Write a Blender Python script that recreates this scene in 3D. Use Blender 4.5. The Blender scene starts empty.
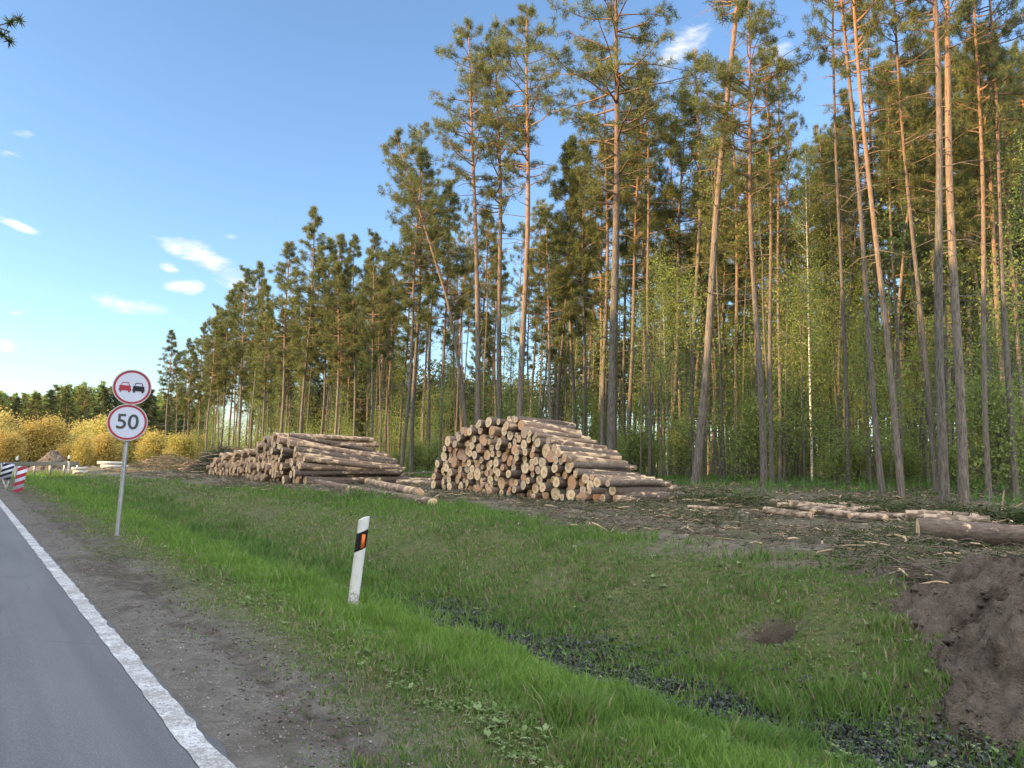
import bpy, math, random
import numpy as np
from math import radians, sin, cos, pi, atan2, hypot
from mathutils import Vector, Matrix, Quaternion

S = bpy.context.scene
COL = S.collection
random.seed(7)
rng = np.random.default_rng(11)

# ------------------------------------------------------------------ camera
PITCH, ROLL, CAMZ, FPX = radians(6.15), radians(1.5), 1.45, 745.0
FWD = Vector((0, cos(PITCH), sin(PITCH)))
_R0 = Vector((1, 0, 0)); _U0 = _R0.cross(FWD)
RIGHT = cos(ROLL) * _R0 + sin(ROLL) * _U0
UP = -sin(ROLL) * _R0 + cos(ROLL) * _U0
CAM = Vector((0, 0, CAMZ))
cd = bpy.data.cameras.new('camera'); cam = bpy.data.objects.new('camera', cd); COL.objects.link(cam)
cd.sensor_fit = 'HORIZONTAL'; cd.sensor_width = 36.0; cd.lens = FPX / 1024 * 36.0
cd.clip_start = 0.05; cd.clip_end = 5000
M = Matrix.Identity(4)
for i, a in enumerate((RIGHT, UP, -FWD)):
    for j in range(3): M[j][i] = a[j]
M.translation = CAM
cam.matrix_world = M
S.camera = cam

# ------------------------------------------------------------------ light
SUN_AZ, SUN_EL = radians(-112), radians(13.5)     # azimuth from +Y towards +X
SUN_STRENGTH, SKY_STRENGTH, EXPOSURE = 4.1, 0.13, 1.5
S.view_settings.view_transform = 'Standard'; S.view_settings.look = 'None'
S.view_settings.exposure = EXPOSURE; S.view_settings.gamma = 1.0
S.view_settings.use_curve_mapping = False
sd = bpy.data.lights.new('sun', 'SUN'); sun = bpy.data.objects.new('sun', sd); COL.objects.link(sun)
sd.energy = SUN_STRENGTH; sd.angle = radians(0.5); sd.color = (1.0, 0.66, 0.32)
sdir = Vector((sin(SUN_AZ) * cos(SUN_EL), cos(SUN_AZ) * cos(SUN_EL), sin(SUN_EL)))
sun.rotation_euler = sdir.to_track_quat('Z', 'Y').to_euler()
sun.location = (-40, -20, 60)

W = bpy.data.worlds.new('World'); S.world = W; W.use_nodes = True
nt = W.node_tree; nt.nodes.clear()

class NB:
    """tiny node builder"""
    def __init__(s, tree): s.t = tree
    def n(s, kind, **kw):
        x = s.t.nodes.new(kind)
        for k, v in kw.items(): setattr(x, k, v)
        return x
    def put(s, sock, v):
        if hasattr(v, 'is_output') or isinstance(v, bpy.types.NodeSocket): s.t.links.new(v, sock)
        else: sock.default_value = v
    def m(s, op, a, b=None, c=None, clamp=False):
        x = s.n('ShaderNodeMath', operation=op, use_clamp=clamp)
        s.put(x.inputs[0], a)
        if b is not None: s.put(x.inputs[1], b)
        if c is not None: s.put(x.inputs[2], c)
        return x.outputs[0]
    def mix(s, f, a, b, blend='MIX'):
        x = s.n('ShaderNodeMix', data_type='RGBA', blend_type=blend)
        s.put(x.inputs[0], f)
        for sock, v in ((x.inputs[6], a), (x.inputs[7], b)):
            s.put(sock, (*v, 1) if isinstance(v, tuple) and len(v) == 3 else v)
        return x.outputs[2]
    def noise(s, vec, scale, detail=4, rough=.55, dist=0.0):
        x = s.n('ShaderNodeTexNoise')
        if vec is not None: s.put(x.inputs['Vector'], vec)
        x.inputs['Scale'].default_value = scale; x.inputs['Detail'].default_value = detail
        x.inputs['Roughness'].default_value = rough; x.inputs['Distortion'].default_value = dist
        return x.outputs['Fac']
    def ramp(s, f, stops):
        x = s.n('ShaderNodeValToRGB'); e = x.color_ramp.elements
        while len(e) < len(stops): e.new(.5)
        for k, (p, c) in zip(e, stops):
            k.position = p; k.color = (*c, 1) if isinstance(c, tuple) else (c, c, c, 1)
        s.put(x.inputs[0], f); return x.outputs[0]
    def rng(s, v, a, b, c=0.0, d=1.0):
        x = s.n('ShaderNodeMapRange'); s.put(x.inputs[0], v)
        for i, q in enumerate((a, b, c, d)): x.inputs[i + 1].default_value = q
        return x.outputs[0]
    def scale(s, vec, sc):
        x = s.n('ShaderNodeVectorMath', operation='MULTIPLY'); s.put(x.inputs[0], vec); x.inputs[1].default_value = sc
        return x.outputs[0]

nb = NB(nt)
sky = nb.n('ShaderNodeTexSky', sky_type='NISHITA', sun_disc=False)
sky.sun_elevation = SUN_EL; sky.sun_rotation = SUN_AZ
sky.air_density = 1.0; sky.dust_density = 0.6; sky.ozone_density = 2.0
tc = nb.n('ShaderNodeTexCoord')
sep = nb.n('ShaderNodeSeparateXYZ'); nt.links.new(tc.outputs['Generated'], sep.inputs[0])
az = nb.m('ARCTAN2', sep.outputs[0], sep.outputs[1]); el = nb.m('ARCSINE', sep.outputs[2])

def px_ray(x, y): return (FWD + RIGHT * ((x - 512) / FPX) - UP * ((y - 384) / FPX)).normalized()
# cloud banks: pixel-free description (azimuth, elevation, half sizes in degrees, tilt)
CLOUDS = [(-25.2, 14.5, 1.5, .55, -.15, .8), (-23.0, 13.9, 2.0, .85, -.35, 1.0), (-21.2, 12.8, 1.6, .9, -.4, .9), (-25.4, 13.0, .7, .35, -.1, .75),
          (-24.2, 11.8, 1.3, .5, .1, .95), (-27.6, 10.1, 2.1, .6, -.08, .8), (-24.6, 9.5, .9, .3, 0, .45), (-34.5, 14.3, 1.2, .3, -.2, .75),
          (-34.1, 8.8, .5, .25, 0, .6), (-34.6, 6.6, .7, .4, -.05, .7), (-33.0, 4.9, 1.5, .18, 0, .35), (-21.4, 15.7, .8, .25, 0, .45),
          (-34.6, 20.0, 1.1, .3, .1, .45), (-35.3, 18.6, .8, .4, .1, .6), (13.0, 30.0, 2.2, 1.7, .5, .62), (19.5, 29, 2.5, 1.5, .1, .5), (62, 30, 14, 9, .1, .8)]
comb = nb.n('ShaderNodeCombineXYZ')
nb.put(comb.inputs[0], nb.m('MULTIPLY', az, 14.0)); nb.put(comb.inputs[1], nb.m('MULTIPLY', el, 34.0))
cn = nb.noise(comb.outputs[0], 1.6, 7, .62, .35)
mask = None
for a0, e0, wa, we, tilt, amp in CLOUDS:
    da = nb.m('SUBTRACT', az, radians(a0)); de = nb.m('SUBTRACT', el, radians(e0))
    de2 = nb.m('SUBTRACT', de, nb.m('MULTIPLY', da, tilt))
    q = nb.m('ADD', nb.m('POWER', nb.m('ABSOLUTE', nb.m('DIVIDE', da, radians(wa))), 2.0),
             nb.m('POWER', nb.m('ABSOLUTE', nb.m('DIVIDE', de2, radians(we))), 2.0))
    g = nb.m('MULTIPLY', nb.m('POWER', 2.718, nb.m('MULTIPLY', q, -.7)), amp)
    mask = g if mask is None else nb.m('MAXIMUM', mask, g)
cm = nb.m('ADD', mask, nb.m('MULTIPLY', nb.m('SUBTRACT', cn, .5), 1.7))
cm = nb.m('MULTIPLY', nb.rng(cm, .36, .95), nb.rng(mask, .1, .5))
# added bright cloud overhead and behind the viewpoint, out of view, to lift the shade
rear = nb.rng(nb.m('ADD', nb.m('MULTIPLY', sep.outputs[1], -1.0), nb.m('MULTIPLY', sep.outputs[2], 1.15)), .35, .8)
fill_veil = nb.m('MULTIPLY', nb.m('MULTIPLY', rear, nb.rng(sep.outputs[2], .05, .25)), nb.rng(cn, .25, .6))
skyc = nb.mix(1.0, sky.outputs[0], (.84, .91, 1.0), 'MULTIPLY')
cc = nb.mix(nb.rng(cn, .35, .75), (2.6, 2.75, 3.0), (4.3, 4.0, 3.5))
bg = nb.n('ShaderNodeBackground'); nb.put(bg.inputs[0], nb.mix(fill_veil, nb.mix(nb.m('MULTIPLY', cm, .85), skyc, cc), (10.2, 10.3, 10.6)))
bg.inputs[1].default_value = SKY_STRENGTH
wo = nb.n('ShaderNodeOutputWorld'); nt.links.new(bg.outputs[0], wo.inputs[0])

# ------------------------------------------------------------------ frames of reference
TV = Vector((-.5938, .8046, 0)); NV = Vector((.8046, .5938, 0))   # along the road / away from it
def P(u, v, z=0.0): return NV * u + TV * v + Vector((0, 0, z))
ROAD_ROT = atan2(TV.y, TV.x)                                       # local +X runs along the road

def _hash(ix, iy, seed):
    h = (ix.astype(np.int64) * 374761393 + iy.astype(np.int64) * 668265263 + seed * 974634777) & 0x7fffffff
    h = ((h ^ (h >> 13)) * 1274126177) & 0x7fffffff
    return ((h ^ (h >> 16)) & 0xffff) / 65535.0
def vnoise(x, y, s=1.0, seed=0, octaves=3):
    x = np.asarray(x, float) * s; y = np.asarray(y, float) * s
    out = 0.0; amp = 1.0; tot = 0.0
    for o in range(octaves):
        ix = np.floor(x); iy = np.floor(y); fx = x - ix; fy = y - iy
        fx = fx * fx * (3 - 2 * fx); fy = fy * fy * (3 - 2 * fy)
        ix = ix.astype(np.int64); iy = iy.astype(np.int64)
        a = _hash(ix, iy, seed + o); b = _hash(ix + 1, iy, seed + o)
        c = _hash(ix, iy + 1, seed + o); d = _hash(ix + 1, iy + 1, seed + o)
        out = out + amp * ((a * (1 - fx) + b * fx) * (1 - fy) + (c * (1 - fx) + d * fx) * fy)
        tot += amp; amp *= .5; x = x * 2.03; y = y * 2.03
    return out / tot
def sstep(x, a, b):
    t = np.clip((x - a) / (b - a), 0, 1); return t * t * (3 - 2 * t)

PU = [-900, -60, -14, -9, -7, -6.2, -5.9, 1.45, 1.62, 2.2, 2.9, 3.6, 4.3, 4.9, 5.6, 6.6, 7.6, 8.6, 9.6, 13, 17, 20, 24, 60, 200, 900]
PZ = [1.5, .6, .3, -.35, -.1, -.03, -.012, -.012, -.03, -.045, -.06, -.14, -.34, -.47, -.40, -.06, .22, .36, .41, .45, .6, .86, 1.05, 1.3, 1.6, 2]
PZF = [1.5, .6, .3, -.35, -.1, -.03, -.012, -.012, -.03, -.05, -.06, -.08, -.08, -.05, 0, .1, .22, .3, .36, .42, .5, .6, .7, 1.0, 1.4, 2]
HOLE = [5.8, 4.3]
def ground(u, v, fine=True):
    u = np.asarray(u, float); v = np.asarray(v, float)
    w = sstep(v, 16, 34)
    z = np.interp(u, PU, PZ) * (1 - w) + np.interp(u, PU, PZF) * w
    far = sstep(v, 60, 130)
    z = np.where(u > 1.5, z * (1 - far) + (-.35) * far * sstep(u, 1.5, 6) + z * far * (1 - sstep(u, 1.5, 6)), z)
    off = sstep(u, 1.5, 2.6)
    offl = sstep(-u, 6.2, 7.5)
    z = z + (vnoise(u, v, .35, 3) - .5) * .22 * sstep(u, 2.4, 6)
    if fine:
        z = z + (vnoise(u, v, 1.6, 5) - .5) * .10 * sstep(u, 1.5, 3)
        z = z + (vnoise(u, v, 7, 8, 2) - .5) * .05 * off
        z = z + (vnoise(u, v, 5, 21, 3) - .5) * .05 * sstep(u, 1.55, 1.8) * (1 - sstep(u, 2.6, 3.4))
        # wheel ruts along the clearing
        for ur, d in ((9.9, .10), (10.55, .05), (11.9, .06)):
            c = ur + (vnoise(v, v * 0 + ur, .12, 31) - .5) * 1.2 - .25 * sstep(v, 12, 22)
            z = z - d * np.exp(-((u - c) / .13) ** 2) * sstep(v, -3, 3) + d * .5 * np.exp(-((u - c - .3) / .16) ** 2)
        c = 1.83 + (vnoise(v, v * 0, .3, 41) - .5) * .18
        z = z - .035 * np.exp(-((u - c) / .08) ** 2)
        # churned mud on the bank
        m = mud(u, v)
        z = z + m * (vnoise(u, v, 4, 51, 3) - .45) * .28
        h = np.exp(-(((u - HOLE[0]) / .19) ** 2 + ((v - HOLE[1]) / .17) ** 2)); z = z - .26 * h
    return z
def mud(u, v):
    a = np.exp(-(((u - 8.4) / 1.0) ** 2 + ((v - 3.3) / 1.5) ** 2))
    b = 1.3 * np.exp(-(((u - 5.75) / .4) ** 2 + ((v - 2.3) / .45) ** 2))
    c = .7 * np.exp(-(((u - 2.15) / .45) ** 2)) * sstep(v, 9, 14) * (1 - sstep(v, 40, 60)) * vnoise(u, v, .5, 61)
    return np.clip((a + b + c) * (0.5 + vnoise(u, v, 1.3, 66)), 0, 1)
def grass_mask(u, v):
    n = vnoise(u, v, .9, 71, 4); n2 = vnoise(u, v, 3.1, 75, 3)
    n = n + .28 * sstep(v, 8, 15)
    near = sstep(u + .3 * sstep(v, 8, 15), 1.45 + (n - .5) * 1.1, 2.55 + (n - .5) * .9)
    upper = np.interp(v, [-5, 3, 7, 16, 30, 60, 90], [7.6, 8.0, 8.3, 9.6, 8.0, 6.5, 5])
    top = 1 - sstep(u, upper - .5 + (n - .5) * 1.5, upper + .35 + (n - .5) * 1.5)
    g = near * top
    ditch = np.exp(-((u - 4.95 - (vnoise(v, v * 0, .5, 81) - .5) * .7) / .55) ** 2) * (1 - sstep(v, 7, 11)) * sstep(n2, .16, .42)
    g = g * (1 - .97 * ditch)
    bank = np.exp(-((u - 6.7) / 1.1) ** 2) * sstep(n2 * .6 + n * .4, .46, .62) * .5
    g = g * (1 - bank) * (1 - .9 * mud(u, v))
    g = g * (1 - np.exp(-(((u - HOLE[0]) / .34) ** 4 + ((v - HOLE[1]) / .3) ** 4)))
    g = g * (.62 + .38 * sstep(u, 2.6, 3.3) + .0)
    left = sstep(-u, 6.6, 7.4) * (1 - sstep(-u, 14, 16))
    forest = sstep(u, 19, 24) * .18 * sstep(n, .45, .6)
    return np.clip(np.clip(g * 1.15, 0, 1) + left + forest, 0, 1)
def gz(u, v): return float(ground(np.array([u]), np.array([v]))[0])
def uv_of(p): return p.dot(NV), p.dot(TV)
def _march(x, y):
    d = px_ray(x, y)
    for k in range(400):
        p = CAM + d * (2 + k * .05); uu, vv = uv_of(p)
        if p.z < float(ground(np.array([uu]), np.array([vv]), False)[0]): return [uu, vv]
HOLE[:] = _march(772, 629); print('hole', HOLE)
def PG(u, v, dz=0.0): return P(u, v, gz(u, v) + dz)

# ------------------------------------------------------------------ materials
def mat(name, rough=.9, spec=.2):
    m = bpy.data.materials.new(name); m.use_nodes = True
    t = m.node_tree; b = t.nodes['Principled BSDF']
    b.inputs['Roughness'].default_value = rough
    b.inputs['Specular IOR Level'].default_value = spec
    return m, NB(t), b
def objc(n): return n.n('ShaderNodeTexCoord').outputs['Object']
def orand(n): return n.n('ShaderNodeObjectInfo').outputs['Random']
def bump(n, b, h, strength=.5, dist=.02):
    x = n.n('ShaderNodeBump'); x.inputs['Strength'].default_value = strength; x.inputs['Distance'].default_value = dist
    n.put(x.inputs['Height'], h); n.t.links.new(x.outputs[0], b.inputs['Normal'])

def m_plain(name, col, rough=.6, var=.12, sc=6, spec=.3, metal=0):
    m, n, b = mat(name, rough, spec)
    f = n.noise(objc(n), sc, 5, .6)
    n.put(b.inputs['Base Color'], n.mix(n.rng(f, .3, .7), tuple(c * (1 - var) for c in col), tuple(min(1, c * (1 + var)) for c in col)))
    b.inputs['Metallic'].default_value = metal
    bump(n, b, f, .15, .005)
    return m

def make_ground_mat():
    m, n, b = mat('ground_material', .95, .1)
    a = n.n('ShaderNodeAttribute', attribute_name='zones')
    s = n.n('ShaderNodeSeparateColor'); n.t.links.new(a.outputs['Color'], s.inputs[0])
    o = objc(n)
    n1 = n.noise(o, 1.1, 6, .65); n2 = n.noise(o, 9, 5, .7); n3 = n.noise(o, 60, 3, .7); n4 = n.noise(o, 3.5, 5, .6, .6)
    litter = n.mix(n.rng(n4, .3, .7), (.075, .066, .050), (.19, .17, .13))
    litter = n.mix(n.rng(n2, .52, .72), litter, (.055, .045, .034))
    litter = n.mix(n.rng(n.noise(o, 26, 4, .7), .60, .70), litter, (.36, .29, .20))
    green_l = n.mix(n.rng(n1, .52, .66), litter, n.mix(n3, (.05, .07, .025), (.12, .13, .05)))
    sand = n.mix(n.rng(n2, .25, .75), (.085, .078, .070), (.18, .168, .153))
    sand = n.mix(n.rng(n4, .5, .75), sand, (.095, .09, .083))
    vo = n.n('ShaderNodeTexVoronoi'); n.put(vo.inputs['Vector'], o); vo.inputs['Scale'].default_value = 75; vo.inputs['Randomness'].default_value = 1
    peb = n.rng(vo.outputs['Distance'], .30, .18); sc_ = n.n('ShaderNodeSeparateColor'); n.t.links.new(vo.outputs['Color'], sc_.inputs[0])
    sand = n.mix(n.m('MULTIPLY', peb, n.rng(sc_.outputs[0], .55, .7)), sand, n.mix(sc_.outputs[1], (.10, .095, .09), (.36, .34, .31)))
    sand = n.mix(n.rng(n3, .62, .75), sand, (.25, .24, .22))
    dirt = n.mix(n.rng(n2, .3, .7), (.022, .017, .013), (.085, .066, .05))
    soilg = n.mix(n.rng(n2, .3, .7), (.045, .062, .022), (.13, .14, .06))
    c = n.mix(s.outputs[2], green_l, sand)
    c = n.mix(n.rng(s.outputs[0], .1, .7), c, soilg)
    c = n.mix(s.outputs[1], c, dirt)
    n.put(b.inputs['Base Color'], c)
    h = n.m('ADD', n.m('MULTIPLY', n2, .6), n.m('MULTIPLY', n3, .5))
    bump(n, b, h, .9, .035)
    return m

def make_asphalt():
    m, n, b = mat('asphalt', .82, .3)
    o = objc(n)
    big = n.noise(n.scale(o, (.25, 1.6, 1)), 1.0, 4, .6); fine = n.noise(o, 130, 3, .85); mid = n.noise(o, 14, 5, .7)
    c = n.mix(n.rng(big, .3, .7), (.088, .094, .106), (.12, .127, .139))
    c = n.mix(n.rng(fine, .52, .72), c, (.24, .24, .24))
    c = n.mix(n.m('MULTIPLY', n.rng(fine, .45, .3), .6), c, (.05, .052, .056))
    c = n.mix(n.rng(mid, .60, .76), c, (.155, .15, .14))
    lane = n.noise(n.scale(o, (.04, 2.2, 1)), 1.0, 3, .5)
    c = n.mix(n.m('MULTIPLY', n.rng(lane, .5, .68), .45), c, (.065, .068, .074))
    v = n.n('ShaderNodeTexVoronoi', feature='DISTANCE_TO_EDGE'); n.put(v.inputs['Vector'], n.scale(o, (.6, 1, 1))); v.inputs['Scale'].default_value = .7
    wv = n.noise(o, 1.3, 3, .5)
    cr = n.m('MULTIPLY', n.rng(v.outputs['Distance'], .010, .0), n.rng(wv, .47, .56))
    c = n.mix(n.m('MULTIPLY', cr, .3), c, (.03, .03, .032))
    n.put(b.inputs['Base Color'], c); bump(n, b, fine, .35, .004)
    return m
def make_paint():
    m, n, b = mat('worn_road_paint', .75, .3)
    o = objc(n)
    f = n.noise(o, 55, 5, .8); g = n.noise(o, 5, 4, .6)
    w = n.m('ADD', n.m('MULTIPLY', f, .75), n.m('MULTIPLY', g, .35))
    c = n.mix(n.rng(w, .46, .60), (.54, .56, .58), (.20, .20, .205))
    c = n.mix(n.rng(g, .3, .8), c, n.mix(.35, c, (.35, .33, .30)))
    n.put(b.inputs['Base Color'], c); bump(n, b, f, .3, .003)
    return m
def make_bark():
    m, n, b = mat('pine_bark', .92, .1)
    o = objc(n); s = n.n('ShaderNodeSeparateXYZ'); n.t.links.new(o, s.inputs[0])
    st = n.noise(n.scale(o, (1, 1, .16)), 22, 5, .7, .5)
    fl = n.noise(n.scale(o, (1, 1, .5)), 9, 4, .6)
    low = n.mix(n.rng(st, .35, .65), (.075, .066, .055), (.255, .228, .19))
    hi = n.mix(n.rng(st, .35, .65), (.20, .105, .055), (.38, .225, .13))
    z = n.m('ADD', s.outputs[2], n.m('MULTIPLY', n.m('SUBTRACT', fl, .5), 6))
    z = n.m('ADD', z, n.m('MULTIPLY', orand(n), 5))
    c = n.mix(n.rng(z, 10, 22), low, hi)
    h = n.noise(None, 1)
    k = n.mix(orand(n), (.72, .72, .72), (1.12, 1.08, 1.04))
    n.put(b.inputs['Base Color'], n.mix(1, c, k, 'MULTIPLY')); bump(n, b, st, .8, .03)
    return m
def make_leaf(name, a, b_, c_, trans=.25, rough=.6):
    m, n, b = mat(name, rough, .15)
    at = n.n('ShaderNodeAttribute', attribute_name='tint')
    s = n.n('ShaderNodeSeparateColor'); n.t.links.new(at.outputs['Color'], s.inputs[0])
    c = n.mix(s.outputs[0], a, b_)
    c = n.mix(n.m('MULTIPLY', orand(n), .55), c, c_)
    n.put(b.inputs['Base Color'], c)
    tr = n.n('ShaderNodeBsdfTranslucent'); n.put(tr.inputs[0], c)
    mx = n.n('ShaderNodeMixShader'); mx.inputs[0].default_value = trans
    out = n.t.nodes['Material Output']
    n.t.links.new(b.outputs[0], mx.inputs[1]); n.t.links.new(tr.outputs[0], mx.inputs[2]); n.t.links.new(mx.outputs[0], out.inputs[0])
    return m
def make_logbark():
    m, n, b = mat('log_bark', .9, .1)
    o = objc(n)
    st = n.noise(n.scale(o, (.35, 1, 1)), 26, 5, .7)
    pt = n.noise(n.scale(o, (.55, 1, 1)), 4.5, 4, .6, .4)
    c = n.mix(n.rng(st, .3, .7), (.07, .055, .045), (.21, .165, .135))
    hi = n.mix(n.rng(st, .3, .7), (.19, .13, .095), (.34, .25, .18))
    c = n.mix(n.rng(orand(n), .35, .8), c, hi)
    pe = n.rng(n.m('ADD', pt, n.m('MULTIPLY', orand(n), .14)), .64, .70)
    c = n.mix(pe, c, n.mix(st, (.52, .36, .21), (.72, .56, .38)))
    n.put(b.inputs['Base Color'], c); bump(n, b, st, .7, .02)
    return m
def make_cut():
    m, n, b = mat('fresh_cut_wood', .8, .15)
    o = objc(n); s = n.n('ShaderNodeSeparateXYZ'); n.t.links.new(o, s.inputs[0])
    r = n.m('POWER', n.m('ADD', n.m('POWER', s.outputs[1], 2.0), n.m('POWER', s.outputs[2], 2.0)), .5)
    wob = n.noise(o, 8, 3, .5)
    ring = n.m('SINE', n.m('MULTIPLY', n.m('ADD', r, n.m('MULTIPLY', wob, .02)), 420))
    c = n.mix(n.rng(ring, -1, 1), (.78, .57, .32), (.87, .69, .44))
    c = n.mix(n.rng(r, .062, .048), c, (.62, .40, .24))
    rn = orand(n)
    c = n.mix(n.rng(rn, .55, .95), c, (.62, .33, .18))
    c = n.mix(n.rng(n.m('FRACT', n.m('MULTIPLY', rn, 7.3)), .6, 1.0, 0, .6), c, (.40, .33, .26))
    c = n.mix(n.rng(n.noise(o, 14, 4, .6), .5, .75, 0, .5), c, (.36, .25, .17))
    n.put(b.inputs['Base Color'], c); bump(n, b, wob, .3, .005)
    return m

MT = dict(ground=make_ground_mat(), asphalt=make_asphalt(), paint=make_paint(), bark=make_bark(), logbark=make_logbark(), cut=make_cut())
MT['needle'] = make_leaf('pine_needles', (.040, .066, .030), (.27, .27, .085), (.10, .125, .045), .34)
MT['needle_dark'] = make_leaf('spruce_needles', (.04, .06, .024), (.085, .105, .038), (.06, .08, .028), .2)
MT['leaf'] = make_leaf('young_leaves', (.17, .24, .065), (.34, .41, .12), (.24, .29, .09), .5)
MT['willow'] = make_leaf('willow_catkins', (.34, .33, .09), (.56, .50, .16), (.52, .34, .12), .4)
MT['grass'] = make_leaf('grass_blades', (.075, .155, .05), (.235, .385, .07), (.12, .2, .05), .42)
MT['weed'] = make_leaf('weed_leaves', (.12, .20, .06), (.26, .33, .16), (.14, .2, .07), .3)
MT['twig'] = m_plain('dead_twigs', (.17, .135, .10), .9, .5, 3)
MT['chip'] = m_plain('wood_chips', (.46, .34, .22), .85, .35, 2)
MT['stem'] = m_plain('sapling_bark', (.11, .10, .075), .9, .4, 8)
def make_peeled():
    m, n, b = mat('peeled_wood', .9, .1); o = objc(n)
    f = n.noise(n.scale(o, (.5, 1, 1)), 7, 5, .7, .5); g = n.noise(n.scale(o, (.3, 1, 1)), 40, 4, .7)
    c = n.mix(n.rng(g, .3, .7), (.33, .24, .17), (.52, .41, .30)); c = n.mix(n.rng(f, .50, .58), c, (.16, .12, .09))
    n.put(b.inputs['Base Color'], c); bump(n, b, g, .6, .01); return m
MT['peeled'] = make_peeled()
MT['steel'] = m_plain('galvanised_steel', (.42, .44, .46), .45, .15, 12, .5, .6)
MT['white'] = m_plain('white_sign_face', (.54, .57, .68), .45, .05, 3)
def make_post():
    m, n, b = mat('dirty_white_plastic', .6, .3); o = objc(n); sp = n.n('ShaderNodeSeparateXYZ'); n.t.links.new(o, sp.inputs[0])
    f = n.noise(o, 28, 5, .75); g = n.noise(o, 6, 4, .6); st = n.noise(n.scale(o, (1, 1, .12)), 60, 3, .6)
    c = n.mix(n.rng(g, .35, .7), (.70, .70, .68), (.56, .56, .53)); c = n.mix(n.rng(st, .58, .7, 0, .5), c, (.36, .35, .32))
    k = n.m('ADD', n.m('MULTIPLY', f, 1.0), n.rng(sp.outputs[2], .0, .55, .22, -.2))
    c = n.mix(n.rng(k, .55, .68, 0, .8), c, (.20, .17, .13)); n.put(b.inputs['Base Color'], c); bump(n, b, f, .15, .004); return m
MT['postwhite'] = make_post()
MT['red'] = m_plain('sign_red', (.34, .03, .045), .4, .1, 4)
MT['black'] = m_plain('sign_black', (.012, .013, .016), .4, .2, 4)
MT['charcoal'] = m_plain('numeral_grey', (.055, .06, .065), .5, .2, 4)
MT['orange'] = m_plain('orange_reflector', (.85, .17, .03), .3, .12, 40)
MT['signback'] = m_plain('sign_rim_grey', (.45, .42, .42), .5, .1, 4, .4, .3)
MT['concrete'] = m_plain('pale_concrete', (.55, .53, .49), .9, .15, 6)
def make_birchbark():
    m, n, b = mat('birch_bark', .7, .2)
    f = n.noise(n.scale(objc(n), (1, 1, 3.5)), 6, 4, .7)
    n.put(b.inputs['Base Color'], n.mix(n.rng(f, .52, .62), (.62, .60, .55), (.06, .055, .05)))
    return m
MT['birch'] = make_birchbark()

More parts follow.
